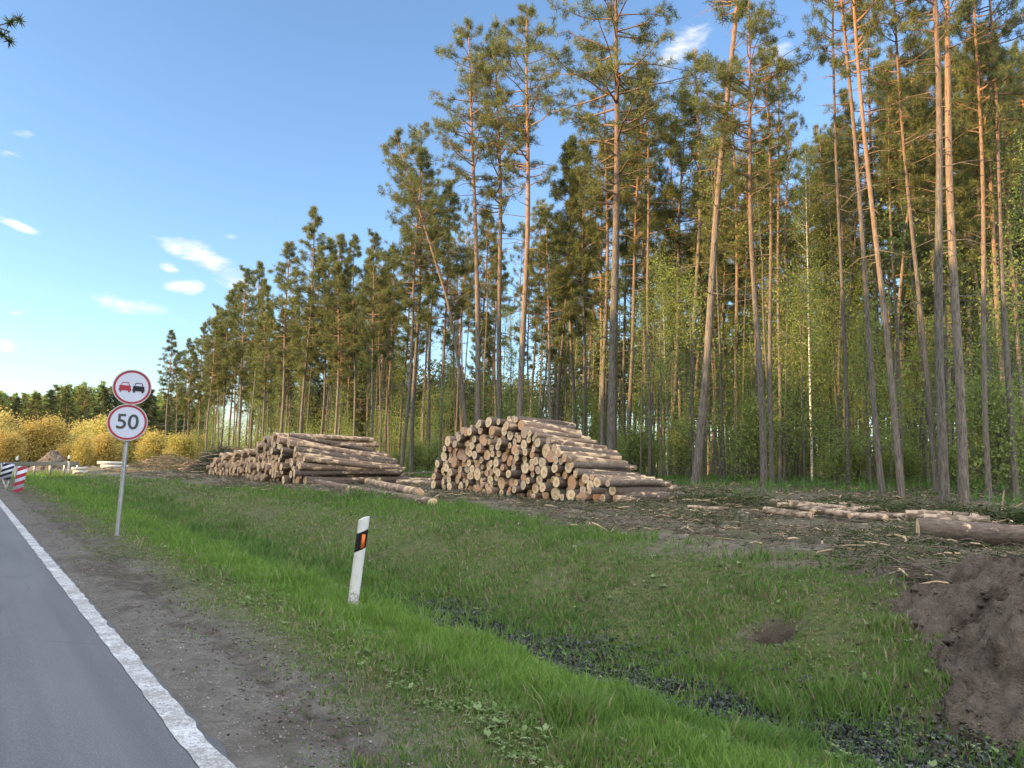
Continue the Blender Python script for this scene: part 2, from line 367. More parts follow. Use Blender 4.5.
# ------------------------------------------------------------------ mesh helpers
class MB:
    """vertex/face collector; faces may be tris or quads, each with a material slot"""
    def __init__(s): s.v = []; s.f = []; s.m = []; s.n = 0; s.tint = []
    def add(s, verts, faces, slot=0, tint=None):
        verts = np.asarray(verts, float).reshape(-1, 3); faces = np.asarray(faces, np.int64)
        if faces.shape[1] == 3: faces = np.concatenate([faces, np.full((len(faces), 1), -1 - s.n)], 1)
        s.v.append(verts); s.f.append(faces + s.n); s.m.append(np.full(len(faces), slot, np.int32))
        s.tint.append(np.zeros(len(verts)) if tint is None else np.broadcast_to(np.asarray(tint, float), (len(verts),)))
        s.n += len(verts)
    def tube(s, pts, rad, sides=8, slot=0, cap=True, capslot=None):
        pts = np.asarray(pts, float); rad = np.broadcast_to(np.asarray(rad, float), (len(pts),))
        d = np.gradient(pts, axis=0); d /= np.linalg.norm(d, axis=1, keepdims=True) + 1e-9
        ref = np.array([0, 0, 1.]) if abs(d[0, 2]) < .8 else np.array([1., 0, 0])
        a = np.cross(d, ref); a /= np.linalg.norm(a, axis=1, keepdims=True) + 1e-9; b = np.cross(d, a)
        th = np.linspace(0, 2 * pi, sides, endpoint=False)
        ring = a[:, None] * np.cos(th)[None, :, None] + b[:, None] * np.sin(th)[None, :, None]
        v = (pts[:, None] + ring * rad[:, None, None]).reshape(-1, 3)
        i = np.arange(len(pts) - 1)[:, None] * sides; j = np.arange(sides)[None]
        j2 = (j + 1) % sides
        f = np.stack([i + j, i + j2, i + sides + j2, i + sides + j], -1).reshape(-1, 4)
        s.add(v, f, slot)
        if cap:
            for k in (0, len(pts) - 1):
                c = np.concatenate([pts[k:k + 1], v[k * sides:(k + 1) * sides]])
                jj = np.arange(sides); t = np.stack([np.zeros(sides, int), jj + 1, (jj + 1) % sides + 1], 1)
                s.add(c, t, slot if capslot is None else capslot)
    def box(s, c, size, rot=None, slot=0):
        v = np.array([[x, y, z] for x in (-.5, .5) for y in (-.5, .5) for z in (-.5, .5)]) * np.asarray(size, float)
        if rot is not None: v = v @ np.asarray(rot).T
        s.add(v + np.asarray(c, float), [[0, 1, 3, 2], [4, 6, 7, 5], [0, 4, 5, 1], [2, 3, 7, 6], [0, 2, 6, 4], [1, 5, 7, 3]], slot)
    def prism(s, poly, x0, x1, slot=0):
        """2-D outline in (y,z) extruded along x"""
        n_ = len(poly); p = np.array(poly, float)
        v = np.concatenate([np.column_stack([np.full(n_, x0), p]), np.column_stack([np.full(n_, x1), p])])
        f = [[i, (i + 1) % n_, n_ + (i + 1) % n_, n_ + i] for i in range(n_)]
        s.add(v, f, slot)
        for k, x in ((0, x0), (1, x1)):
            c = np.concatenate([[[x, *p.mean(0)]], np.column_stack([np.full(n_, x), p])])
            s.add(c, [[0, 1 + i, 1 + (i + 1) % n_] for i in range(n_)], slot)
    def mesh(s, name, mats, smooth=False, tint=False):
        V = np.concatenate(s.v); F = np.concatenate(s.f); Mi = np.concatenate(s.m)
        me = bpy.data.meshes.new(name)
        tri = F[:, 3] < 0
        cnt = np.where(tri, 3, 4); st = np.concatenate([[0], np.cumsum(cnt)[:-1]])
        flat = F.reshape(-1); keep = flat >= 0
        loops = flat[keep]
        me.vertices.add(len(V)); me.vertices.foreach_set('co', V.astype(np.float32).ravel())
        me.loops.add(len(loops)); me.loops.foreach_set('vertex_index', loops.astype(np.int32))
        me.polygons.add(len(F)); me.polygons.foreach_set('loop_start', st.astype(np.int32))
        me.polygons.foreach_set('material_index', Mi)
        if smooth: me.polygons.foreach_set('use_smooth', np.ones(len(F), bool))
        for m_ in mats: me.materials.append(m_)
        if tint:
            t = np.concatenate(s.tint).astype(np.float32)
            at = me.color_attributes.new('tint', 'FLOAT_COLOR', 'POINT')
            at.data.foreach_set('color', np.repeat(t, 4))
        me.update(calc_edges=True); me.validate()
        return me
def obj(name, me, parent=None, loc=None, kind=None, label=None, cat=None, group=None):
    o = bpy.data.objects.new(name, me); COL.objects.link(o)
    if parent is not None: o.parent = parent
    if loc is not None: o.location = loc
    tag(o, label, cat, group, kind); return o
def tag(o, label=None, cat=None, group=None, kind=None):
    if label: o['label'] = label
    if cat: o['category'] = cat
    if group: o['group'] = group
    if kind: o['kind'] = kind
    return o
def cards(mb, C, D, L, Wd, slot=0, tint=None):
    """long thin triangles from C along D (unit), length L, half width Wd"""
    n_ = len(C); r = rng.normal(size=(n_, 3)); p = np.cross(D, r); p /= np.linalg.norm(p, axis=1, keepdims=True) + 1e-9
    Wd = np.broadcast_to(Wd, (n_,))[:, None]; L = np.broadcast_to(L, (n_,))[:, None]
    v = np.stack([C - p * Wd, C + p * Wd, C + D * L], 1).reshape(-1, 3)
    i = np.arange(n_)[:, None] * 3 + np.arange(3)[None]
    mb.add(v, i, slot, None if tint is None else np.repeat(tint, 3))
def leafquads(mb, C, size, slot=0, tint=None):
    n_ = len(C); a = rng.normal(size=(n_, 3)); a /= np.linalg.norm(a, axis=1, keepdims=True)
    b = np.cross(a, rng.normal(size=(n_, 3))); b /= np.linalg.norm(b, axis=1, keepdims=True) + 1e-9
    s_ = np.broadcast_to(size, (n_,))[:, None]
    v = np.stack([C - a * s_, C + b * s_ * .6, C + a * s_, C - b * s_ * .6], 1).reshape(-1, 3)
    i = np.arange(n_)[:, None] * 4 + np.arange(4)[None]
    mb.add(v, i, slot, None if tint is None else np.repeat(tint, 4))

# ------------------------------------------------------------------ ground and road
def axis(parts):
    out = []
    for a, b, st in parts: out += list(np.arange(a, b, st))
    return np.array(out)
ua = np.concatenate([[-1500, -700, -300, -120, -60, -30, -20], axis([(-15, -6, .5), (-6, 1, 1.0), (1.3, 14, .085), (14, 26, .3), (26, 60, 2)]), [80, 120, 200, 350, 700, 1500]])
va = np.concatenate([[-1500, -600, -200, -80, -40, -20], axis([(-12, -3, .5), (-3, 22, .085), (22, 50, .25), (50, 130, 1.5)]), [150, 200, 300, 500, 900, 1600]])
U_, V_ = np.meshgrid(ua, va, indexing='ij')
Zg = ground(U_, V_)
Zg = np.where((U_ > -5.95) & (U_ < 1.4), Zg - .03, Zg)
X_ = U_ * NV.x + V_ * TV.x; Y_ = U_ * NV.y + V_ * TV.y
mb = MB(); nu, nv = len(ua), len(va)
i, j = np.meshgrid(np.arange(nu - 1), np.arange(nv - 1), indexing='ij')
F = np.stack([i * nv + j, (i + 1) * nv + j, (i + 1) * nv + j + 1, i * nv + j + 1], -1).reshape(-1, 4)
mb.add(np.stack([X_, Y_, Zg], -1), F)
gm = mb.mesh('ground', [MT['ground']], smooth=True)
G_ = grass_mask(U_, V_); D_ = mud(U_, V_)
ditch = np.exp(-((U_ - 4.95) / .45) ** 2) * (1 - sstep(V_, 7, 11))
D_ = np.maximum(D_, ditch * .9)
D_ = np.maximum(D_, np.exp(-(((U_ - HOLE[0]) / .3) ** 4 + ((V_ - HOLE[1]) / .24) ** 4)))
D_ = np.maximum(D_, .55 * sstep(U_, 1.15, 1.5) * (1 - sstep(U_, 2.0, 2.6)) * sstep(vnoise(U_, V_, 1.7, 91), .5, .7))
D_ = np.maximum(D_, .75 * np.exp(-((U_ - 1.83 - (vnoise(V_, V_ * 0, .3, 41) - .5) * .18) / .09) ** 2) * sstep(vnoise(U_, V_, 9, 93), .4, .6))
for ur in (9.9, 10.6, 11.9):
    D_ = np.maximum(D_, .8 * np.exp(-((U_ - ur - (vnoise(V_, V_ * 0 + ur, .12, 31) - .5) * 1.2 + .25 * sstep(V_, 12, 22)) / .16) ** 2) * sstep(vnoise(U_, V_, .8, 95), .3, .55))
B_ = (1 - sstep(U_, 3.2, 4.2)) * sstep(U_, .5, 1.0)
B_ = np.maximum(B_, (1 - sstep(np.abs(U_ + 6.6), .4, .9)))
at = gm.color_attributes.new('zones', 'FLOAT_COLOR', 'POINT')
at.data.foreach_set('color', np.stack([G_, D_, B_, np.ones_like(G_)], -1).astype(np.float32).ravel())
obj('ground', gm, kind='structure')

mb = MB()   # asphalt slab with a slightly ragged edge, local x along the road
vs = np.concatenate([np.arange(-3, 30, .12), np.arange(30, 140, 1.5), [160, 220, 400, 900]])
vs = np.concatenate([[-600, -100, -30, -10], vs])
edge = 1.185 + (vnoise(vs, vs * 0, 4.2, 17, 3) - .5) * .07
prof = [(-5.75, -.08), (-5.7, .0), (-2.3, .03), (1.0, .006)]
rows = []
for (u0, z0) in prof: rows.append(np.stack([vs, np.full_like(vs, -u0), np.full_like(vs, z0)], -1))
rows.append(np.stack([vs, -edge, np.full_like(vs, .0)], -1)); rows.append(np.stack([vs, -edge - .015, np.full_like(vs, -.07)], -1))
Rr = np.stack(rows); k, nvv = len(rows), len(vs)
i, j = np.meshgrid(np.arange(k - 1), np.arange(nvv - 1), indexing='ij')
mb.add(Rr.reshape(-1, 3), np.stack([i * nvv + j, i * nvv + j + 1, (i + 1) * nvv + j + 1, (i + 1) * nvv + j], -1).reshape(-1, 4))
ro = obj('road', mb.mesh('road', [MT['asphalt']]), kind='structure'); ro.rotation_euler.z = ROAD_ROT
def marking(name, strips):
    mb = MB()
    for (v0, v1, uu0, uu1, zz) in strips:
        n_ = max(2, int((v1 - v0) / .05)) if v1 < 60 else 200
        n_ = min(n_, 1400)
        t = np.linspace(v0, v1, n_)
        jl = (vnoise(t, t * 0, 5, 33) - .5) * .02; jr = (vnoise(t, t * 0, 7, 37, 4) - .5) * .04
        a = np.stack([t, -(uu0 + jl), np.full_like(t, zz)], -1); b = np.stack([t, -(uu1 + jr), np.full_like(t, zz)], -1)
        i = np.arange(n_ - 1)
        mb.add(np.concatenate([a, b]), np.stack([i, i + n_, i + n_ + 1, i + 1], -1))
    o = obj(name, mb.mesh(name, [MT['paint']]), kind='structure'); o.rotation_euler.z = ROAD_ROT
marking('edge_line', [(-30, 40, 1.03, 1.16, .0105), (40, 400, 1.03, 1.16, .0105), (-30, 200, -5.5, -5.38, .007)])
marking('centre_line', [(a, a + 3, -2.27, -2.15, .036) for a in range(-30, 120, 9)])

# ------------------------------------------------------------------ tree templates
def unit(v): return v / (np.linalg.norm(v) + 1e-9)
def pine_template(seed, H, r0, crown0, spread, nb_, needles=30, tuft=.25, bend=0.25, dead=14, curve=None, top_round=.55, slot_needle='needle', fill=1.0, whorl_up=.12, dens=.84, fork=0.0):
    """returns (trunk mesh, crown mesh): trunk with limbs, crown of needle tufts"""
    R = np.random.default_rng(seed)
    n_ = 26; t = np.linspace(0, 1, n_)
    ph = R.uniform(0, 6.28, 4)
    ax = bend * (np.sin(t * 2.2 + ph[0]) - np.sin(ph[0])) + .08 * np.sin(t * 9 + ph[1])
    ay = bend * (np.sin(t * 2.0 + ph[2]) - np.sin(ph[2])) + .08 * np.sin(t * 8 + ph[3])
    if curve is not None: ax = np.interp(t, curve[0], curve[1])
    ax -= ax[0]; ay -= ay[0]
    pts = np.stack([ax, ay, t * H - .15], -1)
    rad = r0 * .76 * (1 - t) ** .75 * .96 + .02; rad[0] *= 1.2; rad[1] *= 1.05
    tr = MB(); tr.tube(pts, rad, 12)
    def at(h): return np.array([np.interp(h, t, pts[:, 0]), np.interp(h, t, pts[:, 1]), np.interp(h, t, pts[:, 2])])
    def ra(h): return np.interp(h, t, rad)
    for _ in range(dead * 2):
        h = R.uniform(.25, crown0 + .25); a = R.uniform(0, 6.28); p = at(h); L = R.uniform(.4, 1.9)
        d = np.array([cos(a), sin(a), R.uniform(-.35, .25)])
        q = [p, p + d * L * .5 + [0, 0, R.uniform(-.1, .1)], p + d * L + [0, 0, R.uniform(-.3, .1)]]
        tr.tube(q, [.022, .014, .005], 4, cap=False)
    TC, TR_ = [], []
    for k in range(nb_):
        f = (k + R.uniform(0, 1)) / nb_
        h = crown0 + (1 - crown0) * f ** .92 * .985
        p = at(h)
        # crown outline: narrow below, widest in the middle, rounded above
        prof = (0.45 + .55 * min(1, f / .3)) * (1 - max(0, f - top_round) / (1 - top_round)) ** .65 if f > top_round else (0.45 + .55 * min(1, f / .3))
        L = spread * max(.16, prof) * R.uniform(.6, 1.12)
        a = R.uniform(0, 6.28); up = R.uniform(-.12, .3) + whorl_up * f * 2
        d = unit(np.array([cos(a), sin(a), up]))
        m = 6; s = np.linspace(0, 1, m)
        side = np.array([-sin(a), cos(a), 0]) * R.normal(0, .12) * L
        bp = p + d * (s * L)[:, None] + np.array([0, 0, 1]) * (s ** 2 * L * R.uniform(.0, .3))[:, None] + side * (s ** 2)[:, None] + R.normal(0, .03, (m, 3)) * L * s[:, None]
        br = np.maximum(.012, min(ra(h) * .55, .014 + L * .018)) * (1 - .8 * s)
        tr.tube(bp, br, 5, cap=False)
        ns = int(R.integers(4, 7) * (1 + L / 3) * dens)
        for q in range(ns):
            s0 = R.uniform(.28, 1.0); b0 = np.array([np.interp(s0, s, bp[:, c]) for c in range(3)])
            aa = a + R.choice([-1, 1]) * R.uniform(.3, 1.3); LL = L * R.uniform(.14, .36) * (1.25 - s0 * .5)
            dd = unit(np.array([cos(aa), sin(aa), R.uniform(-.15, .55)]))
            e = b0 + dd * LL
            tr.tube([b0, b0 + dd * LL * .5, e], [.012, .009, .004], 3, cap=False)
            nt_ = max(2, int(LL / (.19 / fill)))
            for w in range(nt_):
                ff = (w + .6) / nt_ * .8 + .25
                TC.append(b0 + (e - b0) * ff + R.normal(0, .09, 3)); TR_.append(R.uniform(.45, 1.25))
        TC.append(bp[-1]); TR_.append(1.0)
    TC = np.array(TC); TR_ = np.array(TR_)
    nn = needles; n_t = len(TC)
    D = R.normal(size=(n_t, nn, 3)); D[..., 2] += .45; D /= np.linalg.norm(D, axis=-1, keepdims=True)
    C = TC[:, None] + D * (tuft * .12) + R.normal(0, .05, (n_t, nn, 3))
    tint = np.clip(R.uniform(0, 1, n_t)[:, None] ** 1.6 * .8 + R.uniform(0, .4, (n_t, nn)), 0, 1)
    cr = MB()
    cards(cr, C.reshape(-1, 3), D.reshape(-1, 3), (tuft * TR_[:, None] * R.uniform(.7, 1.1, (n_t, nn))).ravel(), tuft * .046, 0, tint.ravel())
    return tr.mesh('pine_trunk', [MT['bark']], True), cr.mesh('pine_crown', [MT[slot_needle]], tint=True), H, r0

PT = {}
PT['a'] = pine_template(1, 24, .20, .60, 2.7, 44)
PT['b'] = pine_template(2, 24, .19, .52, 2.6, 54, bend=.3)
PT['c'] = pine_template(3, 24, .18, .66, 2.3, 36, bend=.2, dead=20)
PT['d'] = pine_template(4, 24, .20, .57, 3.0, 48, bend=.35)
PT['big'] = pine_template(5, 26, .30, .50, 4.2, 64, bend=.25, dead=22)
PT['e'] = pine_template(6, 20, .16, .42, 2.5, 66, top_round=.35, bend=.2, whorl_up=.10, dens=1.05, tuft=.27)      # longer crowns
PT['f'] = pine_template(7, 20, .16, .36, 2.3, 74, top_round=.25, bend=.2, whorl_up=.05, dens=1.05, tuft=.27)
PT['g'] = pine_template(8, 20, .15, .48, 2.1, 56, top_round=.3, bend=.25, dens=1.05, tuft=.27)
PT['thin'] = pine_template(9, 20, .10, .66, 1.4, 30, needles=18, bend=.4, dead=8)
PT['thin2'] = pine_template(10, 18, .09, .58, 1.5, 34, needles=18, bend=.5, dead=10)
PT['bent'] = pine_template(11, 21, .17, .62, 2.6, 40, curve=([0, .12, .3, .5, .7, .85, 1], [0, -.35, -1.0, -2.1, -3.9, -5.3, -6.6]), dead=8)
PT['spruce'] = pine_template(12, 16, .13, .12, 2.2, 120, top_round=.0, slot_needle='needle_dark', whorl_up=-.2, needles=30, bend=.05, dead=0)

def sapling_template(seed, H, nstem, spread, leaves, lsize, bark='stem', leafm='leaf', thick=.02, crown0=.15, lsigma=.22):
    R = np.random.default_rng(seed); tr = MB(); LC = []
    for s_ in range(nstem):
        a0 = R.uniform(0, 6.28); lean = R.uniform(0, .22) * (nstem > 1) + R.uniform(0, .05)
        h = H * R.uniform(.7, 1.0) if nstem > 1 else H
        t = np.linspace(0, 1, 9)
        p = np.stack([cos(a0) * lean * h * t + R.normal(0, .05, 9) * t, sin(a0) * lean * h * t + R.normal(0, .05, 9) * t, h * t - .08], -1)
        tr.tube(p, thick * (h / 4) * (1 - .85 * t) + .004, 6, cap=False)
        for b in range(int(7 + h * 3.4)):
            f = R.uniform(crown0, .98); q = np.array([np.interp(f, t, p[:, c]) for c in range(3)])
            a = R.uniform(0, 6.28); L = spread * (1.15 - f) * R.uniform(.5, 1.2) + .15
            d = unit(np.array([cos(a), sin(a), R.uniform(.3, 1.0)]))
            e = q + d * L + [0, 0, -.05 * L]; m = (q + e) / 2 + R.normal(0, .05, 3)
            tr.tube([q, m, e], [.009, .006, .003], 3, cap=False)
            for w in range(3):
                g = R.uniform(.25, .9); q2 = q + (e - q) * g; d2 = unit(d + R.normal(0, .6, 3)); e2 = q2 + d2 * L * .4
                tr.tube([q2, (q2 + e2) / 2, e2], [.005, .004, .002], 3, cap=False)
                LC.append((q2 + e2) / 2); LC.append(e2)
            LC.append(e); LC.append(m)
    LC = np.array(LC)
    idx = R.integers(0, len(LC), leaves); C = LC[idx] + R.normal(0, lsigma, (leaves, 3))
    cr = MB(); leafquads(cr, C, lsize * R.uniform(.6, 1.2, leaves), 0, R.uniform(0, 1, leaves))
    return tr.mesh('sapling_stems', [MT[bark]], True), cr.mesh('sapling_leaves', [MT[leafm]], tint=True), H, thick
ST = {}
ST['sap_a'] = sapling_template(21, 5.0, 1, 1.1, 1900, .042)
ST['sap_b'] = sapling_template(22, 4.2, 2, 1.0, 1900, .042)
ST['sap_c'] = sapling_template(23, 6.5, 1, 1.3, 2300, .042)
ST['bush_a'] = sapling_template(24, 2.6, 7, .8, 4200, .040)
ST['bush_b'] = sapling_template(25, 2.0, 9, .7, 3800, .038, crown0=.05)
ST['birch_tall'] = sapling_template(26, 14, 1, 2.0, 9000, .038, bark='birch', thick=.024, crown0=.35, lsigma=.3)
ST['alder'] = sapling_template(27, 11, 3, 2.1, 14000, .038, thick=.022, crown0=.18, lsigma=.36)
ST['pole_sap'] = sapling_template(30, 10.5, 1, 1.2, 2200, .04, thick=.017, crown0=.45)
ST['pole_sap2'] = sapling_template(31, 9, 1, 1.0, 1800, .04, thick=.02, crown0=.35)
ST['aspen'] = sapling_template(32, 14, 1, 1.0, 700, .045, thick=.016, crown0=.62, lsigma=.25)
ST['willow_a'] = sapling_template(28, 6, 9, 1.9, 13000, .13, leafm='willow', crown0=.12, lsigma=.55)
ST['willow_b'] = sapling_template(29, 5, 11, 1.8, 12000, .13, leafm='willow', crown0=.08, lsigma=.55)
ST['willow_c'] = sapling_template(33, 7, 5, 1.7, 6500, .12, leafm='willow', crown0=.15, lsigma=.5)

LOW_OBJ = []
def place_tree(tpl, name, partnames, base, height, lean=None, rz=None, thick=1.0):
    tm, cm_, H0, r0 = tpl
    e = bpy.data.objects.new(name, None); COL.objects.link(e); e.empty_display_size = .5
    s = height / H0
    q = Quaternion((0, 0, 1), random.uniform(0, 6.28) if rz is None else rz)
    if lean is not None: q = Vector((0, 0, 1)).rotation_difference(lean.normalized()) @ q
    e.rotation_mode = 'QUATERNION'; e.rotation_quaternion = q
    e.location = base; e.scale = (s * thick, s * thick, s)
    a = bpy.data.objects.new(partnames[0], tm); b = bpy.data.objects.new(partnames[1], cm_)
    for o in (a, b): COL.objects.link(o); o.parent = e
    return e

def col_at(x, u, y=470):
    """ground point at distance u from the road seen under column x"""
    d = px_ray(x, y); t = u / d.dot(NV); p = CAM + d * t
    uu, vv = uv_of(p); return uu, vv
def proj(p):
    d = p - CAM; z = d.dot(FWD); return 512 + FPX * d.dot(RIGHT) / z, 384 - FPX * d.dot(UP) / z
def point_over(base, x, y):
    """the point seen at (x,y) in the upright plane through base that faces the road bend"""
    h = Vector((base.x, base.y, 0)).normalized(); d = px_ray(x, y)
    t = (base - CAM).dot(h) / d.dot(h); return CAM + d * t

ORD = ['', 'first', 'second', 'third', 'fourth', 'fifth', 'sixth', 'seventh', 'eighth', 'ninth', 'tenth', 'eleventh', 'twelfth', 'thirteenth', 'fourteenth', 'fifteenth', 'sixteenth', 'seventeenth', 'eighteenth', 'nineteenth']
TENS = {20: 'twent', 30: 'thirt', 40: 'fort', 50: 'fift'}
def ordw(n):
    if n < 20: return ORD[n]
    t = n // 10 * 10
    return TENS[t] + 'ieth' if n == t else TENS[t] + 'y-' + ORD[n - t]

TREES = []      # (object, kind, row)
# the hand-placed pines of the forest edge: base column, distance u, upper trunk point (x, y), top row or None, template, thickness, note
FRONT = [
 (401, 21.5, 413, 219, 150, 'e', .9, 'slim pine with drooping green crown'), (412, 22.5, 419, 235, 125, 'd', .95, 'pine with dark layered crown'),
 (478, 21.0, 470, 110, 22, 'a', .92, 'tall straight grey pine with small golden crown'),
 (501, 22.2, 508, 104, 22, 'b', .95, 'reddish pine behind the right log pile, left of a twin'),
 (519, 21.6, 524, 90, 12, 'a', 1.05, 'tall pine whose crown peaks highest over the right log pile'),
 (611, 21.2, 619, 82, -55, 'big', 1.0, 'thickest pine of all, broad grey trunk beside the right log pile'),
 (603, 24.5, 603, 150, 60, 'd', .8, 'pine hugging the thickest trunk on its left'),
 (626, 25.5, 633, 150, 70, 'b', .8, 'pine hugging the thickest trunk on its right'),
 (650, 23.5, 649, 170, 60, 'c', .75, 'slim rusty pine right of the thickest trunk'),
 (556, 25.0, 565, 190, 140, 'g', .8, 'small-crowned pine above the right log pile peak'),
 (688, 26.0, 697, 120, 30, 'thin2', 1.2, 'thin pale pine left of the leaning trunk'),
 (695, 20.5, 738, 40, -200, 'c', .92, 'pale pine leaning far to the right over the clearing'),
 (764, 20.6, 760, 98, 8, 'd', 1.0, 'red-barked pine, left of a close pair'), (772, 21.4, 766, 150, 40, 'c', .8, 'slimmer pine, right of a close pair'),
 (780, 23.0, 782, 90, 50, 'c', .7, 'thin orange pine right of a close pair'),
 (848, 22.4, 838, 60, -120, 'c', 0.56, 'slim pine just right of the white birch'),
 (882, 19.6, 843, 70, -150, 'c', 0.66, 'slim pine leaning left across its neighbours'),
 (901, 19.0, 864, 70, -170, 'a', 0.62, 'slender grey pine leaning left, inner of two'),
 (936, 21.0, 893, 90, -90, 'b', 0.61, 'orange-topped pine leaning left behind thick trunks'),
 (944, 18.2, 930, 80, -230, 'a', 0.84, 'sturdy scaly pine, left of two sturdy trunks'),
 (962, 19.0, 951, 90, -260, 'c', 0.87, 'sturdy smooth pine, right of two sturdy trunks'),
 (988, 20.5, 977, 80, -110, 'd', 0.62, 'grey pine between the sturdy pair and the right frame edge'),
 (1014, 21.2, 999, 60, -100, 'b', 0.74, 'orange-barked pine close to the right edge of view'),
 (668, 27.5, 675, 200, 95, 'e', .9, 'bushy-crowned pine far behind the leaning trunk'),
 (737, 26.5, 741, 200, 60, 'b', .85, 'high-crowned pine behind the leaning trunk top'),
 (440, 24.5, 448, 250, 185, 'e', .9, 'shorter pine in the gap between the log piles'),
 (165, 21.5, 168, 380, 329, 'g', 1.0, 'leftmost pine of the row, loose crown against the sky'),
 (174, 24.5, 178, 390, 352, 'g', .9, 'short pine just right of the leftmost one'), (196, 24.0, 201, 380, 322, 'f', .9, 'pine with ragged top left of the rust-trunked one'),
 (210, 25.0, 213, 380, 305, 'e', .9, 'pine filling the gap right of the rust-trunked one'), (228, 25.5, 232, 350, 282, 'g', .9, 'loose pine above the far left end of left log pile'),
 (180, 26.5, 184, 390, 340, 'e', .9, 'small bushy pine behind the second pine of the row'), (250, 24.5, 254, 340, 262, 'g', .9, 'tall loose pine above the long branch heap'),
 (186, 22.5, 190, 380, 345, 'f', .9, 'second pine from the row end, low golden crown'),
 (205, 21.5, 216, 350, 318, 'e', .95, 'pine with rust trunk near the left end of the row'),
 (219, 23.5, 228, 340, 290, 'f', .9, 'full-crowned pine over the left end of the left log pile'),
 (237, 21.5, 244, 330, 266, 'e', 1.0, 'tall leafy-crowned pine above the left log pile'),
 (262, 22.5, 266, 330, 280, 'f', .9, 'dark-crowned pine above the left log pile middle'),
 (278, 21.0, 283, 300, 243, 'e', 1.0, 'pointed pine rising over the left log pile peak'),
 (299, 21.5, 313, 270, 208, 'f', .95, 'highest pointed pine of the left row'),
 (318, 23.0, 325, 280, 240, 'e', .9, 'dense pine right of the highest pointed one'),
 (334, 21.5, 341, 290, 236, 'f', .95, 'broad pine over the right half of the left log pile'),
 (353, 22.5, 357, 290, 236, 'g', .9, 'light-topped pine over the right half of the left pile'),
 (372, 22.0, 375, 300, 232, 'e', .85, 'low dense pine left of the tall dark crown'),
]
for (xb, u0, x2, y2, yt, tp, th, note) in FRONT:
    uu, vv = col_at(xb, u0); base = PG(uu, vv)
    q = point_over(base, x2, y2); d = (q - base)
    # crown top row -> height along the lean
    f = 1.0
    for _ in range(60):
        y = proj(base + d * f)[1]
        if y <= yt or f > 12: break
        f += .03
    hgt = (d * f).length
    o = place_tree(PT[tp], 'pine_tree', ('trunk', 'crown'), base, hgt, d, None, th)
    TREES.append((o, 'front', note))
# the bent pine: curved trunk leaning left above the gap between the piles
uu, vv = col_at(471, 20.6); base = PG(uu, vv)
vd = Vector((base.x, base.y, 0)).normalized(); rgt = Vector((vd.y, -vd.x, 0))
o = place_tree(PT['bent'], 'pine_tree', ('trunk', 'crown'), base, 18.0, None, atan2(rgt.y, rgt.x), .8)
TREES.append((o, 'front', 'crooked pine whose trunk bows left over the gap'))

# forest interior
occ = [(o.location.x, o.location.y) for o, _, _ in TREES]
def free(p, r):
    return all((p.x - a) ** 2 + (p.y - b) ** 2 > r * r for a, b in occ)
def zone(x):
    if x < 205: return 'left of the left log pile'
    if x < 305: return 'behind the left log pile ends'
    if x < 400: return 'behind the left log pile trunks'
    if x < 440: return 'seen between the log piles'
    if x < 540: return 'behind the right log pile peak'
    if x < 640: return 'behind the right log pile slope'
    if x < 740: return 'behind the leaning pale pine'
    if x < 812: return 'left of the white birch'
    if x < 910: return 'right of the white birch'
    return 'above the big fallen log'
n_in = 0; tries = 0
while n_in < 208 and tries < 20000:
    tries += 1
    x = random.choice([random.uniform(120, 1060), random.uniform(640, 1050), random.uniform(440, 1050), random.uniform(150, 400)]); u0 = 22.6 + 34 * random.random() ** 1.5
    if x < 300: u0 = 23.5 + 14 * random.random()
    uu, vv = col_at(x, u0)
    if vv > 118 or vv < -30: continue
    p = PG(uu, vv)
    dist = hypot(p.x, p.y)
    if not free(p, 1.2 + dist * .009): continue
    tp = random.choice(['a', 'b', 'c', 'd', 'c', 'e', 'f', 'g', 'thin', 'thin2', 'thin'])
    if x < 380: tp = random.choice(['e', 'f', 'g', 'g', 'c'])
    elif x > 640 and uu > 27: tp = random.choice(['a', 'b', 'd', 'e', 'f', 'g', 'thin2', 'c'])
    H = {'a': 22, 'b': 22, 'c': 21.5, 'd': 21, 'e': 20, 'f': 18.5, 'g': 19.5, 'thin': 17, 'thin2': 15}[tp] * random.uniform(.9, 1.06)
    cap = float(np.interp(x, [120, 165, 200, 245, 280, 313, 345, 375, 400, 440, 560, 600, 640, 700, 740, 830, 870, 1060], [350, 345, 318, 275, 258, 235, 250, 240, 190, 170, 150, 80, 80, 110, 120, 110, 30, 0])) + random.uniform(0, 55)
    while H > 9 and proj(p + Vector((0, 0, H)))[1] < cap: H -= .3
    ln = Vector((random.gauss(0, .03), random.gauss(0, .03), 1))
    o = place_tree(PT[tp], 'pine_tree', ('trunk', 'crown'), p, H, ln, None, random.uniform(.65, .95))
    occ.append((p.x, p.y))
    row = 'second-row' if uu < 29 else ('mid-forest' if uu < 40 else 'deep-forest')
    TREES.append((o, row, tp)); n_in += 1
nsp = 0
for _ in range(400):
    if nsp >= 16: break
    x = random.uniform(150, 1040); u0 = random.uniform(25, 45)
    uu, vv = col_at(x, u0)
    if vv > 110: continue
    p = PG(uu, vv)
    if not free(p, 2): continue
    o = place_tree(PT['spruce'], 'spruce_tree', ('trunk', 'crown'), p, random.uniform(6, 12), None)
    occ.append((p.x, p.y)); TREES.append((o, 'spruce', '')); nsp += 1
LK = {'a': 'high-crowned pine', 'b': 'full-crowned pine', 'c': 'small-crowned pine', 'd': 'spreading pine', 'e': 'bushy pine', 'f': 'dense-crowned pine', 'g': 'loose-crowned pine', 'thin': 'very thin pine', 'thin2': 'thin crooked pine'}
cnt = {}
